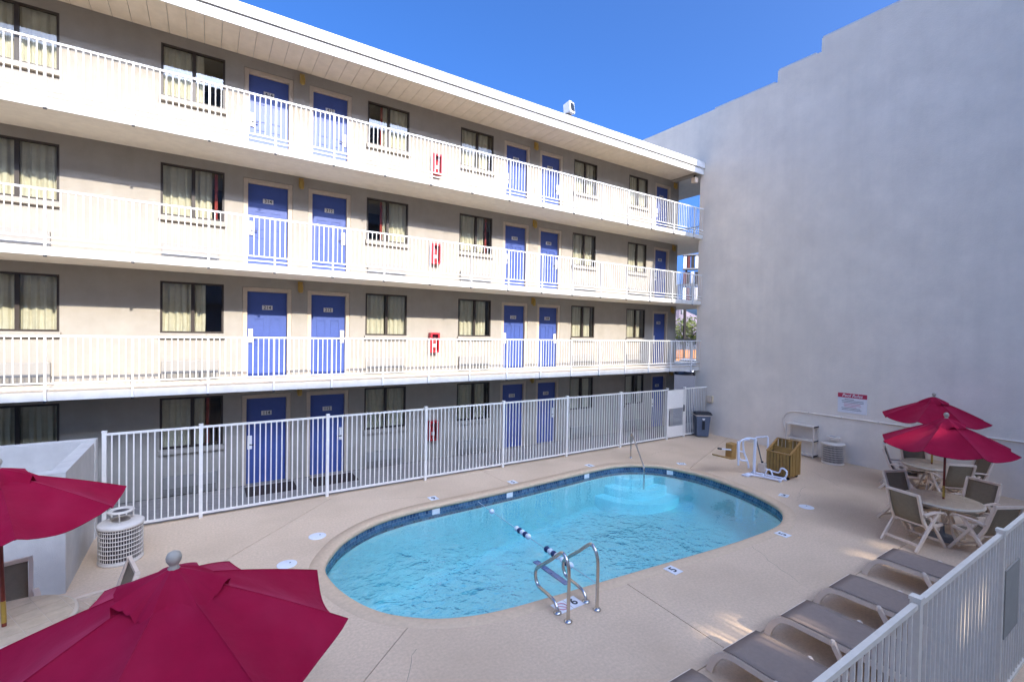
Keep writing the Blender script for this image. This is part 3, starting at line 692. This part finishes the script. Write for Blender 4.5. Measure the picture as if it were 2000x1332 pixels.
def umbrella(label, x, y, zrim, Rr, phi, hgt, seed, group='crimson umbrellas', res=10):
    t = thing('patio_umbrella', label, 'umbrella', (x, y, 0), phi, group)
    me = canopy_mesh(Rr, hgt, seed, res=res).mesh('canopy', M['fabric']); sharpen(me, 8, res)
    cn = put('canopy', me, t, (0, 0, zrim))
    hem = MB(); pts = [tuple(v.co) for v in me.vertices][-8*res:]
    hem.tube(pts, .006, 5, True).build('hem', M['fabric'], cn)
    rv = [v.co.copy() for v in me.vertices]; N_ = 8*res
    for k in range(8): MB().tube([rv[j*N_+k*res]+Vector((0, 0, .0015)) for j in range(15)], .0038, 5).build('seam', M['fabric'], cn)
    cap = canopy_mesh(Rr*.31, hgt*.31+.02, seed+1, ruffle=.06, res=res, sag=.012).mesh('vent_flap', M['fabric']); sharpen(cap, 8, res)
    put('vent_flap', cap, cn, (0, 0, hgt*.69+.032))
    zt = zrim+hgt+.03
    MB().lathe([(.03, 0), (.034, .02), (.022, .035), (.03, .05), (.040, .068), (.043, .09), (.034, .115), (.010, .128)], (0, 0, zt), 16).build('finial', M['finial'], t)
    MB().tube([(0, 0, 1.02), (0, 0, zt)], .019, 10).build('pole', M['wood'], t)
    MB().tube([(0, 0, .80), (0, 0, 1.02)], .021, 10).build('pole_sleeve', M['brass'], t)
    MB().tube([(0, 0, .06), (0, 0, .80)], .019, 10).build('lower_pole', M['wood'], t)
    for k in range(8):
        a = k*math.pi/4; MB().bar((.03*math.cos(a), .03*math.sin(a), zrim+hgt-.045), (Rr*.985*math.cos(a), Rr*.985*math.sin(a), zrim-.012), .016, .012).build('rib', M['wood'], t)
        MB().bar((.03*math.cos(a), .03*math.sin(a), zrim-.05), (Rr*.5*math.cos(a), Rr*.5*math.sin(a), zrim+hgt*.5-.035), .012, .01).build('strut', M['wood'], t)
    MB().lathe([(.25, .003), (.25, .03), (.20, .055), (.05, .075), (.03, .18), (.03, .3)], (0, 0, 0), 24).build('base', M['iron'], t)
    return t
T1, T2, T3, TA = (15.02, 3.98), (11.93, 2.97), (-1.73, 6.74), (-.160, 3.56)
umbrella('closed-ribbed crimson umbrella standing farthest back beside the grey wall', *T1, 1.80*K, .985*K, R(45), .44*K, 3)
umbrella('crimson umbrella with a pale knob over the front right table', *T2, 1.712*K, .965*K, R(42.2), .44*K, 5)
umbrella('crimson umbrella cut off by the left edge of the photo over a stone table', -1.665, 6.69, 1.80*K, .965*K, R(20), .39*K, 8)
U3 = bpy.context.scene.objects['patio_umbrella.002']; U3.rotation_euler = (Matrix.Rotation(.045, 3, Vector((-.55, -.84, 0))) @ Matrix.Rotation(R(20), 3, 'Z')).to_euler()   # stands a little out of plumb
umbrella('large crimson umbrella in the lower left foreground seen from above', *TA, 1.765*K, .975*K, R(26.15), .385*K, 12, res=14)

def table(label, x, y, rz):
    t = thing('patio_table', label, 'table', (x, y, 0), rz, 'round stone-topped tables')
    Rt = .59
    MB().lathe([(Rt-.03, .705), (Rt-.004, .715), (Rt, .735), (Rt-.004, .752), (Rt-.02, .758), (.03, .758)], (0,0,0), 48).build('tabletop', M['grout'], t)
    # stone tiles of the top: square grid clipped to the circle
    s = .20
    for i in range(-3, 4):
        for j in range(-3, 4):
            poly = []
            for k in range(64):
                a = 2*math.pi*k/64; poly.append((math.cos(a)*(Rt-.035), math.sin(a)*(Rt-.035)))
            x0, x1, y0, y1 = i*s-s/2+.004, i*s+s/2-.004, j*s-s/2+.004, j*s+s/2-.004
            for ax, val, sg in ((0, x0, 1), (0, x1, -1), (1, y0, 1), (1, y1, -1)):
                out = []
                for q in range(len(poly)):
                    a_, b_ = poly[q], poly[(q+1) % len(poly)]; da, db = (a_[ax]-val)*sg, (b_[ax]-val)*sg
                    if da >= 0: out.append(a_)
                    if da*db < 0: f_ = da/(da-db); out.append((a_[0]+(b_[0]-a_[0])*f_, a_[1]+(b_[1]-a_[1])*f_))
                poly = out
                if not poly: break
            if len(poly) > 2: MB().prism(poly, .7585, .7625+rnd.uniform(-.0008, .0008)).build('stone_tile', M['stone'], t)
    MB().lathe([(.045, .30), (.03, .34), (.03, .66), (.10, .703)], (0,0,0), 16).build('pedestal', M['resin'], t)
    for k in range(4):
        a = k*math.pi/2+.6; c_, s_ = math.cos(a), math.sin(a)
        MB().tube(catmull([(.05*c_, .05*s_, .60), (.16*c_, .16*s_, .42), (.26*c_, .26*s_, .16), (.40*c_, .40*s_, .012)], 4), .022, 8).build('leg', M['resin'], t)
    return t
tb = table('round stone table under the front right crimson umbrella', *T2, .3)
dup(tb, (*T1, 0), .9, 'round stone table under the farthest crimson umbrella by the grey wall')
dup(tb, (*T3, 0), R(25), 'round stone table at the left edge of the photo beside the low white wall')
dup(tb, (*TA, 0), .2, 'round stone table hidden under the large foreground umbrella')

def chair_proto(label, loc, rz):
    t = thing('patio_chair', label, 'chair', loc, rz, 'beige sling patio chairs')
    # sits facing +y; back top at y=-.36
    def hb(s):
        return catmull([(s*.255, -.10, .395), (s*.255, -.20, .56), (s*.26, -.29, .82), (s*.262, -.345, .98), (s*.255, -.352, 1.02)], 3)
    for s in (-1, 1):
        pts = hb(s); q = MB()
        for a, b in zip(pts, pts[1:]): q.bar(a, b, .040, .050, (0, 1, 0))
        q.build('back_frame', M['resin'], t)
        q = MB(); ap = catmull([(s*.295, -.235, .655), (s*.30, -.05, .675), (s*.30, .15, .67), (s*.295, .30, .645), (s*.29, .335, .60)], 3)
        for a, b in zip(ap, ap[1:]): q.bar(a, b, .055, .028)
        q.build('armrest', M['resin'], t)
        MB().bar((s*.300, .12, .655), (s*.292, -.42, .005), .036, .050, (0, 1, 0)).build('leg', M['resin'], t)
        MB().bar((s*.275, -.06, .60), (s*.288, .36, .005), .034, .046, (0, 1, 0)).build('leg', M['resin'], t)
        MB().bar((s*.255, -.12, .395), (s*.255, .33, .42), .036, .045).build('seat_rail', M['resin'], t)
    MB().bar((-.288, -.335, .11), (.288, -.335, .11), .03, .045).build('crossbar', M['resin'], t)
    MB().bar((-.28, .295, .11), (.28, .295, .11), .03, .04).build('crossbar', M['resin'], t)
    MB().bar((-.255, -.352, 1.005), (.255, -.352, 1.005), .035, .045).build('top_bar', M['resin'], t)
    MB().bar((-.25, -.13, .43), (.25, -.13, .43), .03, .04).build('back_bar', M['resin'], t)
    MB().bar((-.25, .33, .425), (.25, .33, .425), .03, .04).build('front_bar', M['resin'], t)
    q = MB(); pts = catmull([(0, -.15, .45), (0, -.235, .62), (0, -.30, .83), (0, -.348, .985)], 3); vs = []
    for p in pts:
        for k in range(5): vs.append((-.236+.118*k, p.y-.018*math.sin(math.pi*k/4), p.z))
    m_ = len(pts); q.add(vs, [(i*5+k, i*5+k+1, (i+1)*5+k+1, (i+1)*5+k) for i in range(m_-1) for k in range(4)], True); o = q.build('back_sling', M['chairsling'], t)
    sd = o.modifiers.new('thickness', 'SOLIDIFY'); sd.thickness = .006
    q = MB(); pts = catmull([(0, -.11, .405), (0, .05, .398), (0, .2, .408), (0, .32, .43)], 3); vs = []
    for p in pts:
        for k in range(5): vs.append((-.236+.118*k, p.y, p.z-.02*math.sin(math.pi*k/4)))
    m_ = len(pts); q.add(vs, [(i*5+k, i*5+k+1, (i+1)*5+k+1, (i+1)*5+k) for i in range(m_-1) for k in range(4)], True); o = q.build('seat_sling', M['chairsling'], t)
    sd = o.modifiers.new('thickness', 'SOLIDIFY'); sd.thickness = .006
    return t
proto = None
for (bx, by), tc, lab in (
    ((10.25, 3.10), T2, 'beige sling chair with its back to the pool at the front right table'),
    ((10.81, 1.89), T2, 'beige sling chair at the front right table nearest the near fence'),
    ((12.42, 2.52), T2, 'tan sling chair at the front right table on the grey wall side'),
    ((11.70, 3.68), T2, 'beige sling chair at the front right table below the left rim of its umbrella'),
    ((13.55, 3.10), T1, 'beige sling chair between the two right tables, seen from behind'),
    ((13.98, 4.62), T1, 'beige sling chair at the back right table seen edge on at its left'),
    ((14.98, 4.35), T1, 'beige sling chair behind the back right table against the grey wall'),
    ((14.98, 3.02), T1, 'beige sling chair at the back right table nearest the wall on its right'),
    ((-1.90, 7.36), T3, 'beige sling chair at the left table with its back to the low white wall'),
    ((-.66, 6.62), T3, 'beige sling chair edge on between the left table and the foreground umbrella'),
    ((-1.62, 5.42), T3, 'beige sling chair on the near side of the left table, cut by the photo corner')):
    B_ = Vector((bx*K, by*K, 0)); d = (Vector((*tc, 0))-B_).normalized(); loc = B_+d*.355; rz = math.atan2(d.y, d.x)-math.pi/2
    if proto is None: proto = chair_proto(lab, loc, rz)
    else: dup(proto, loc, rz, lab)

def lounger(label, x, y):
    t = thing('sun_lounger', label, 'sun lounger', (x, y, 0), 0, 'taupe sun loungers in a row beside the fence')
    hw = .315; zt = .335; L = 1.62      # foot end at y=0, lies towards -y
    for s in (-1, 1):
        # side rail with arched foot leg as one moulded bar
        q = MB(); path = catmull([(s*hw, .155, .0), (s*hw, .125, .10), (s*hw, .07, .20), (s*hw, -.01, .275), (s*hw, -.12, .305), (s*hw, -.35, .308), (s*hw, -L, .308)], 4)
        for i, (a, b) in enumerate(zip(path, path[1:])): q.bar(a, b, .045, .062 if i > 8 else .075, (1, 0, 0) if False else (0, 0, 1) if abs((b-a).normalized().z) < .9 else (0, 1, 0))
        q.build('side_rail', M['resin'], t)
        MB().bar((s*(hw+.035), -.60, .325), (s*(hw+.05), -.80, .005), .035, .055, (0, 1, 0)).lathe([(.028, -.03), (.034, -.01), (.034, .015), (.02, .035)], (s*(hw+.033), -.60, .325), 12).build('leg', M['resin'], t)
        MB().bar((s*hw, -L+.05, .29), (s*hw, -L-.06, .005), .04, .06, (0, 1, 0)).build('leg', M['resin'], t)
    MB().bar((-hw, -.02, .315), (hw, -.02, .315), .05, .03).build('end_bar', M['resin'], t)
    MB().bar((-hw, .05, .19), (hw, .05, .19), .03, .03).build('foot_crossbar', M['resin'], t)
    q = MB(); vs = []; rows = 12
    for j in range(rows+1):
        yy = -.01-(L-.02)*j/rows
        for k in range(7):
            u = k/6; vs.append((-hw-.012+(2*hw+.024)*u, yy, zt+.020-.012*math.sin(math.pi*u)*math.sin(math.pi*min(1, j/rows*1.05))-(.018 if j == 0 else 0)))
    q.add(vs, [(j*7+k, j*7+k+1, (j+1)*7+k+1, (j+1)*7+k) for j in range(rows) for k in range(6)], True); o = q.build('sling', M['sling'], t)
    sd = o.modifiers.new('thickness', 'SOLIDIFY'); sd.thickness = .008; sd.offset = -1
    return t
lp = None
for x, lab in ((8.825, 'taupe sun lounger nearest the patio tables, farthest in the row'), (7.28, 'second taupe sun lounger counting from the patio tables'), (6.055, 'taupe sun lounger in the middle of the row of five'), (4.895, 'taupe sun lounger beside the brighter sun patches, fourth from the tables'), (3.75, 'taupe sun lounger at the bottom edge of the photo, mostly out of frame')):
    loc = (x*K, 2.86*K, 0)
    if lp is None: lp = lounger(lab, loc[0], loc[1])
    else: dup(lp, loc, 0, lab)

# ------------------------------------------------------------------ lift, cart, shelf, bins
t = thing('pool_lift', 'white wheeled pool lift with a tan plastic seat standing by the pool edge', 'pool lift', (12.05*K, 6.72*K, 0), 0)
u = lambda *p: [Vector((a*K, b*K, c*K)) for a, b, c in p]
MB().tube(u((-.02, .03, .06), (.0, .04, .5), (.0, .03, .97)), .038, 10).build('mast', M['lift'], t)
MB().tube(u((.52, -.02, .08), (.52, -.02, .94), (.50, .0, .965), (.02, .03, .985)), .022, 8).build('push_handle', M['lift'], t)
MB().tube(u((.06, .03, .9), (.26, -.02, .30)), .018, 8).build('actuator', M['iron'], t)
MB().tube(u((.26, -.02, .34), (.33, -.03, .10)), .032, 8).build('actuator_motor', M['dark'], t)
MB().box(.20*K, .42*K, -.14*K, .06*K, .06*K, .30*K).build('battery_box', M['resin'], t, bev=.02)
bf = MB()
bf.tube(catmull(u((-.27, .10, .045), (-.16, -.10, .05), (-.09, -.35, .05), (-.03, -.62, .05)), 4), .032, 8)
bf.tube(catmull(u((.04, .10, .05), (.12, -.2, .05), (.19, -.62, .055)), 4), .030, 8)
bf.tube(u((-.03, -.62, .05), (.19, -.63, .055)), .03, 8)
bf.tube(u((-.12, -.22, .05), (.13, -.22, .05)), .026, 8)
bf.tube(catmull(u((.19, -.62, .06), (.215, -.66, .12), (.225, -.67, .24), (.20, -.60, .30), (.19, -.54, .285)), 4), .024, 8)
bf.tube(catmull(u((.15, -.18, .20), (.17, -.40, .17), (.19, -.50, .18), (.19, -.54, .285)), 4), .022, 8)
bf.tube(catmull(u((.0, -.24, .06), (.0, -.30, .22), (.02, -.38, .22), (.03, -.44, .06)), 4), .02, 8)
bf.build('base_frame', M['lift'], t)
MB().box(-.36*K, -.02*K, .0, .17*K, .012, .045).build('base_plate', M['lift'], t)
for a, b in ((-.25, .12), (-.03, -.64), (.19, -.65), (.04, .12)): MB().tube([(a*K-.02, b*K, .035), (a*K+.02, b*K, .035)], .034, 10).build('wheel', M['lift'], t)
# lift arms (P-shaped side plates) and seat, swung out to the far left
MB().tube(catmull(u((.0, .03, .93), (-.10, .13, .96), (-.22, .22, .90), (-.16, .24, .60), (-.06, .18, .30), (-.04, .17, .16)), 4), .026, 8).build('lift_arm', M['lift'], t)
MB().tube(catmull(u((-.10, .13, .93), (-.30, .26, .88), (-.33, .28, .62), (-.30, .26, .40), (-.12, .17, .36)), 4), .026, 8).build('lift_arm', M['lift'], t)
MB().bar(u((-.33, .28, .62))[0], u((-.16, .24, .58))[0], .03, .03).bar(u((-.36, .29, .88))[0], u((-.33, .28, .24))[0], .05, .03).build('arm_link', M['lift'], t)
st = MB().add([tuple(v) for v in u((-.36, .31, .82), (-.40, .46, .84), (-.58, .50, .82), (-.54, .33, .80), (-.38, .31, .40), (-.42, .46, .40), (-.56, .52, .40), (-.54, .34, .40))], [(0,1,2,3),(7,6,5,4),(0,4,5,1),(1,5,6,2),(2,6,7,3),(3,7,4,0)])
st.build('seat_back', M['tan'], t, bev=.02)
MB().add([tuple(v) for v in u((-.54, .33, .46), (-.57, .53, .46), (-.98, .62, .56), (-.98, .40, .56), (-.54, .33, .41), (-.57, .53, .41), (-.98, .62, .52), (-.98, .40, .52))], [(0,1,2,3),(7,6,5,4),(0,4,5,1),(1,5,6,2),(2,6,7,3),(3,7,4,0)]).build('seat_pan', M['tan'], t, bev=.012)
MB().tube(u((-.56, .36, .66), (-.92, .40, .72)), .020, 8).build('armrest', M['lift'], t)
MB().tube(u((-.92, .40, .72), (-1.04, .41, .745)), .024, 8).build('arm_grip', M['dark'], t)

t = thing('slatted_cart', 'brown slatted cart with a high back and a seat on casters beside the pool lift', 'cart', (12.34*K, 6.02*K, 0), R(2))
CX, CY, zl, zh = .58, .58, .68, .96
zf = lambda y, x: zl if x < .30 else zl+(zh-zl)*min(1, (x-.30)/.30)
def slats(count, p, q, top0, top1, nm):
    for i in range(count):
        a = Vector(p).lerp(Vector(q), (i+.10)/count); b = Vector(p).lerp(Vector(q), (i+.90)/count)
        za = top0+(top1-top0)*(i+.04)/count; zb = top0+(top1-top0)*(i+.96)/count
        d = (b-a).normalized(); nn = Vector((d.y, -d.x))*(.024+.006*(i % 2)); inn = Vector((d.y, -d.x))*.004
        vs = [(*(a+inn), .10), (*(b+inn), .10), (*(b+nn), .10), (*(a+nn), .10), (*(a+inn), za), (*(b+inn), zb), (*(b+nn), zb), (*(a+nn), za)]
        MB().add(vs, [(0,3,2,1),(4,5,6,7),(0,1,5,4),(1,2,6,5),(2,3,7,6),(3,0,4,7)]).build('slat', M['slat'], t)
slats(7, (0, CY), (0, 0), zl, zl, 'f'); slats(6, (0, 0), (CX, 0), zl, zh, 's'); slats(6, (CX, 0), (CX, CY), zh, zh, 'b'); slats(6, (CX, CY), (0, CY), zh, zl, 'o')
MB().box(.004, CX-.004, .004, CY-.004, .09, .13).build('floor', M['tan'], t)
for q4 in ((0, .004, 0, CY), (CX-.004, CX, 0, CY)): MB().box(*q4, .1301, zl-.01).build('inner_panel', M['poleswood'], t)
for q4 in ((.005, CX-.005, 0, .004), (.005, CX-.005, CY-.004, CY)): MB().box(*q4, .1301, zl-.01).build('inner_panel', M['poleswood'], t)
MB().box(.012, CX-.25, .012, CY-.012, .60, .635).build('seat_board', M['resin'], t)
MB().bar((-.005, -.01, zl+.012), (CX, -.01, zh+.012), .05, .024).bar((-.005, CY+.01, zl+.012), (CX, CY+.01, zh+.012), .05, .024).bar((-.008, -.01, zl+.011), (-.008, CY+.01, zl+.011), .045, .022).bar((CX+.005, -.02, zh+.011), (CX+.005, CY+.02, zh+.011), .045, .022).build('top_trim', M['tan'], t)
MB().box(CX-.27, CX-.235, .012, CY-.012, .636, .80).box(CX-.16, CX-.02, .20, .26, .60, .95).build('back_divider', M['slat'], t)
for a, b in ((.06, .06), (CX-.06, .06), (.06, CY-.06), (CX-.06, CY-.06)):
    MB().tube([(a-.018, b, .045), (a+.018, b, .045)], .043, 12).box(a-.02, a+.02, b-.012, b+.012, .045, .092).build('caster', M['dark'], t)

t = thing('storage_shelf', 'pale three tier open shelf standing against the grey wall', 'shelf', (15.30*K, 6.80*K, 0), 0)
SX, SY, SHt = .33, .86, .985
for i, z in enumerate((.03, .50, .955)):
    MB().box(0, SX, 0, SY, z, z+.035).build('shelf_board', M['wire'], t, bev=.006)
    MB().box(.01, SX-.01, -.006, -.001, z-.004, z+.042).build('board_edge', M['dark'], t)
for a, b in ((.016, .016), (SX-.016, .016), (.016, SY-.016), (SX-.016, SY-.016)):
    for z0, z1 in ((0, .0299), (.0651, .4999), (.5351, .9549)): MB().box(a-.015, a+.015, b-.015, b+.015, z0, z1).build('upright', M['wire'], t)
MB().box(SX-.01, SX-.004, .03, SY-.03, .54, .95).build('back_panel', M['wire'], t)

def wire_bin(label, x, y, rz=0):
    t = thing('litter_bin', label, 'litter bin', (x, y, 0), rz, 'round slotted litter bins')
    R0 = .285; H = .60
    MB().lathe([(R0-.03, .02), (R0-.03, H-.02)], (0,0,0), 28).build('liner', M['liner'], t)
    for k in range(52):
        a = 2*math.pi*k/52; MB().tube([(R0*math.cos(a), R0*math.sin(a), .03), (R0*math.cos(a), R0*math.sin(a), H)], .0045, 4, caps=False).build('upright_wire', M['wire'], t)
    for k in range(8):
        z = .06+k*.068; MB().tube([(R0*math.cos(a*.2244), R0*math.sin(a*.2244), z) for a in range(28)], .0085, 5, True).build('hoop', M['wire'], t)
    MB().lathe([(R0+.004, 0), (R0+.012, .015), (R0+.012, .045), (R0-.02, .05)], (0,0,0), 32).build('foot_ring', M['wire'], t)
    MB().lathe([(R0+.012, H-.03), (R0+.022, H-.02), (R0+.022, H+.02), (R0, H+.035), (.13, H+.06), (.12, H+.05), (.12, H-.06), (.01, H-.062)], (0,0,0), 32).build('lid', M['wire'], t)
    MB().lathe([(.118, H-.05), (.005, H-.048)], (0,0,0), 24).build('opening', M['dark'], t)
    for k in range(3):
        a = 2.1*k+.5; MB().tube([(.165*math.cos(a), .165*math.sin(a), H+.04), (.165*math.cos(a), .165*math.sin(a), H+.20)], .007, 6).build('hood_stay', M['wire'], t)
    MB().lathe([(.115, H+.195), (.175, H+.195), (.182, H+.205), (.17, H+.222), (.125, H+.224), (.115, H+.215), (.115, H+.195)], (0,0,0), 32).build('hood_ring', M['wire'], t)
    MB().lathe([(.113, H+.198), (.004, H+.20)], (0,0,0), 24).build('ash_tray', M['liner'], t)
    return t
b1 = wire_bin('pale round slotted litter bin beside the low wall at the left', -1.085*K, 9.31*K)
dup(b1, (15.22*K, 6.24*K, 0), .4, 'pale round slotted litter bin next to the shelf by the grey wall')

t = thing('wheeled_bin', 'blue grey wheeled rubbish bin with a dark lid in the corner by the gate', 'wheelie bin', (15.02*K, 10.42*K, 0), R(-38))
bb = MB(); a_, b_ = (.21, .24), (.26, .30)
vs = [(sx*w_, sy*d_, z) for z, w_, d_ in ((.03, *a_), (.80, *b_)) for sx, sy in ((-1,-1),(1,-1),(1,1),(-1,1))]
bb.add(vs, [(0,3,2,1),(4,5,6,7),(0,1,5,4),(1,2,6,5),(2,3,7,6),(3,0,4,7)]).build('body', M['bluegrey'], t, bev=.02)
MB().box(-.285, .285, -.325, .325, .80, .845).build('rim', M['wire'], t, bev=.01)
MB().prism_x([(-.35, .848), (.36, .848), (.36, .875), (.12, .93), (-.18, .935), (-.35, .88)], -.30, .30).build('lid', M['dark'], t, bev=.015)
MB().bar((-.29, .345, .79), (.29, .345, .79), .03, .03).build('handle', M['dark'], t)
for s_ in (-1, 1): MB().tube([(s_*.20, .27, .105), (s_*.255, .27, .105)], .105, 18).build('wheel', M['rubber'], t)
MB().box(-.045, .045, -.31, -.262, .30, .62).build('front_badge', M['dark'], t); MB().lathe([(.05, 0), (.05, .004)], (0, 0, 0), 14).build('sticker', M['white'], t, (.0, -.290, .70)).rotation_euler = (R(87), 0, 0)
for di, dn in ((0, 'first door from the low wall'), (1, 'second door from the low wall')):
    a, b, _ = DOORS[di]
    o = tag(MB().box(a-.05, b+.15, 12.05, 12.75, .001, .014).build('door_mat', M['mat'], None), 'dark mat on the ground floor walkway before the ' + dn, 'door mat', 'door mats')

# ------------------------------------------------------------------ far side of the car park
def far(az, d, z=0): return Vector((math.cos(R(az))*d, math.sin(R(az))*d, z))
t = thing('board_fence', 'orange board fence across the car park, seen past the motel corner', 'fence')
fa, fb_ = far(33.0, 72), far(40.0, 66); nb = 90
bme = MB().box(-.045, .045, -.012, .012, 0.02, 1.85).mesh('board', M['orange'])
ang = math.atan2(fb_.y-fa.y, fb_.x-fa.x); L_ = (fb_-fa).length; nb = int(L_/.10)
q = MB()
for i in range(nb):
    if i % 1 == 0: put('board', bme, t, fa.lerp(fb_, (i+.5)/nb)+Vector((0, 0, rnd.uniform(-.015, .015))), ang)
MB().bar(fa+Vector((0, .06, .5)), fb_+Vector((0, .06, .5)), .05, .08).bar(fa+Vector((0, .06, 1.4)), fb_+Vector((0, .06, 1.4)), .05, .08).build('fence_rail', M['poleswood'], t)
p = far(36.78, 84)
t = thing('utility_pole', 'dark wooden utility pole behind the orange fence', 'utility pole', p)
MB().tube([(0, 0, 0), (0, 0, 9.3)], [.26, .20], 10).build('pole', M['poleswood'], t)
MB().bar((.8, -1.0, 8.7), (-.8, 1.0, 8.7), .14, .16).build('crossarm', M['poleswood'], t)
for s_ in (-.9, -.45, .45, .9): MB().lathe([(.06, 0), (.09, .1), (.03, .28)], (.8*s_, -1.0*s_, 8.78), 8).build('insulator', M['iron'], t)
MB().lathe([(.2, 0), (.22, .1), (.22, .75), (.1, .85)], (-.25, .35, 7.3), 10).build('transformer', M['iron'], t)
def tree(lab, az, d, h, w, seed, lm):
    r = random.Random(seed); t = thing('tree', lab, 'tree', far(az, d), 0, 'trees beyond the orange fence')
    q = MB().tube([(0, 0, 0), (.15, .1, h*.25), (.1, -.05, h*.5), (0, 0, h*.8)], [.32, .24, .16, .05], 8)
    for k in range(7):
        a = r.uniform(0, 6.28); z = h*r.uniform(.3, .6); q.tube([(0, 0, z), (math.cos(a)*w*.25, math.sin(a)*w*.25, z+h*.12), (math.cos(a)*w*.42, math.sin(a)*w*.42, z+h*.2)], [.12, .08, .02], 6)
    q.build('trunk', M['bark'], t)
    q = MB(); cl = [(r.gauss(0, .22)*w, r.gauss(0, .22)*w, h*r.uniform(.42, .95), r.uniform(.35, .8)*w*.22) for _ in range(34)]
    for cx, cy_, cz, cr in cl:
        for k in range(26):
            v = Vector((r.gauss(0, 1), r.gauss(0, 1), r.gauss(0, .8))).normalized()*cr*r.uniform(.5, 1)+Vector((cx, cy_, cz)); s_ = r.uniform(.16, .34)
            a = Vector((r.gauss(0, 1), r.gauss(0, 1), r.gauss(0, 1))).normalized(); b = a.orthogonal().normalized()
            q.add([v-a*s_, v-b*s_*.6, v+a*s_, v+b*s_*.6], [(0, 1, 2, 3)])
    q.build('crown', M[lm], t)
tree('yellow green tree left of the utility pole, low and wide', 36.0, 96, 6.6, 9, 1, 'leafb')
tree('taller green tree just right of the utility pole', 37.9, 104, 7.6, 9, 2, 'leafa')
tree('darker green tree hidden mostly by the motel corner', 39.6, 98, 7.0, 8, 3, 'leafa')
tree('bushy yellow green tree at the edge of the tall wall', 34.6, 92, 6.3, 8, 4, 'leafb')
hl = MB(); vs = []; r = random.Random(5)
for i in range(60):
    az = 20+i*.6; d = 3000; h = 60+95*math.exp(-((az-37.2)/2.3)**2)+70*math.exp(-((az-28)/4)**2)+40*math.exp(-((az-47)/4)**2)+r.uniform(-5, 5)
    for dd, hh in ((-500, -2), (-220, h*.5+r.uniform(-6, 6)), (0, h), (350, -2)): vs.append(far(az, d+dd, hh))
hl.add(vs, [(i*4+j, (i+1)*4+j, (i+1)*4+j+1, i*4+j+1) for i in range(59) for j in range(3)])
struct(hl.build('hills', M['hill']))
t = thing('pylon_sign', 'tall weathered sign tower with dark red and white panels beyond the car park', 'sign', far(36.03, 62), R(-52))
for s_ in (-.75, .75): MB().box(s_-.11, s_+.11, -.11, .11, 0, 13.6).build('mast', M['poleswood'], t)
for k, z in enumerate((8.0, 9.9, 11.9)):
    MB().box(-1.15, 1.15, -.45, .45, z, z+.16).build('deck_frame', M['iron'], t)
    for j in range(5): MB().box(-1.1+j*.45, -.76+j*.45, -.40, .40, z+.17, z+1.7).build('sign_panel', M[('floatw', 'rustred', 'poleswood', 'wire', 'poleswood')[(j+k) % 5 if k < 2 else j]], t)
MB().box(-1.2, 1.2, -.5, .5, 13.6, 13.75).build('cap', M['iron'], t)
t = thing('parked_car', 'white car parked in the car park behind the motel corner', 'car', far(36.1, 50), R(20))
body = MB().prism_y([(-2.1, .35), (-2.15, .62), (-1.95, .85), (-1.2, .92), (1.25, .95), (1.95, .82), (2.15, .6), (2.12, .32)], -.86, .86).build('body', M['carpaint'], t, bev=.05)
MB().prism_y([(-1.55, .93), (-.95, 1.40), (.55, 1.42), (1.25, .96)], -.74, .74).build('cabin', M['carglass'], t, bev=.04)
MB().box(-.95, .55, -.70, .70, 1.415, 1.455).build('roof_panel', M['carpaint'], t, bev=.02)
for a in (-1.35, 1.35):
    for b in (-.86, .86):
        wh = MB().tube([(a, b-.1, .33), (a, b+.1, .33)], .33, 18).build('wheel', M['rubber'], t); MB().tube([(a, b-.105, .33), (a, b+.105, .33)], .19, 12).build('rim', M['chrome'], wh)
for b in (-.62, .62): MB().box(2.10, 2.16, b-.16, b+.16, .60, .74).build('headlight', M['white'], t); MB().box(-2.17, -2.10, b-.16, b+.16, .62, .78).build('tail_light', M['red'], t)

# ------------------------------------------------------------------ unseen block added behind the camera to shade the court
op = thing('shade_block', 'added tall white block behind the viewpoint that shades the court', 'building')
OY = -26.0; OH = 2.61+.62*(11.6-OY)
HB = 16.2                                  # solid up to here; added screen above, its gaps cut to throw sun patches
MB().box(-24, 34, OY-12, OY-.001, 0, HB).build('wall', M['wing'], op)
gaps = []  # openings traced back from the deck's sun patches, standing in for window reflections
for px, py, wx, wy in ((5.98, 3.50, .32, .66), (5.46, 3.50, .32, .66), (9.74, 3.52, .32, .55), (10.50, 3.48, .30, .50), (11.05, 6.6, .4, .55)):
    gaps.append((px+.12*(py-OY), .62*(py-OY), wx, .62*wy))
gaps.sort(); x = -24.0; q = MB()
for gx, gz, gw, gh in gaps:
    q.box(x, gx-gw/2, OY-.25, OY-.002, HB, OH-.3); q.box(gx-gw/2, gx+gw/2, OY-.25, OY-.002, HB, gz-gh/2); q.box(gx-gw/2, gx+gw/2, OY-.25, OY-.002, gz+gh/2, OH-.3); x = gx+gw/2
q.box(x, 34, OY-.25, OY-.002, HB, OH-.3); q.build('shade_screen', M['wing'], op)
MB().box(-24.2, 34.2, OY-.4, OY, OH-.299, OH).build('coping', M['fascia'], op)
wb = MB().box(-.6, .6, -.02, .05, 0, 1.3).mesh('window', M['carglass'])
for f in range(5):
    MB().box(-24, 34, OY+.001, OY+.9, f*3.1+2.85, f*3.1+3.0).build('balcony_slab', M['wing'], op)
    for k in range(19): put('window', wb, op, (-22+k*3, OY, f*3.1+1.0))
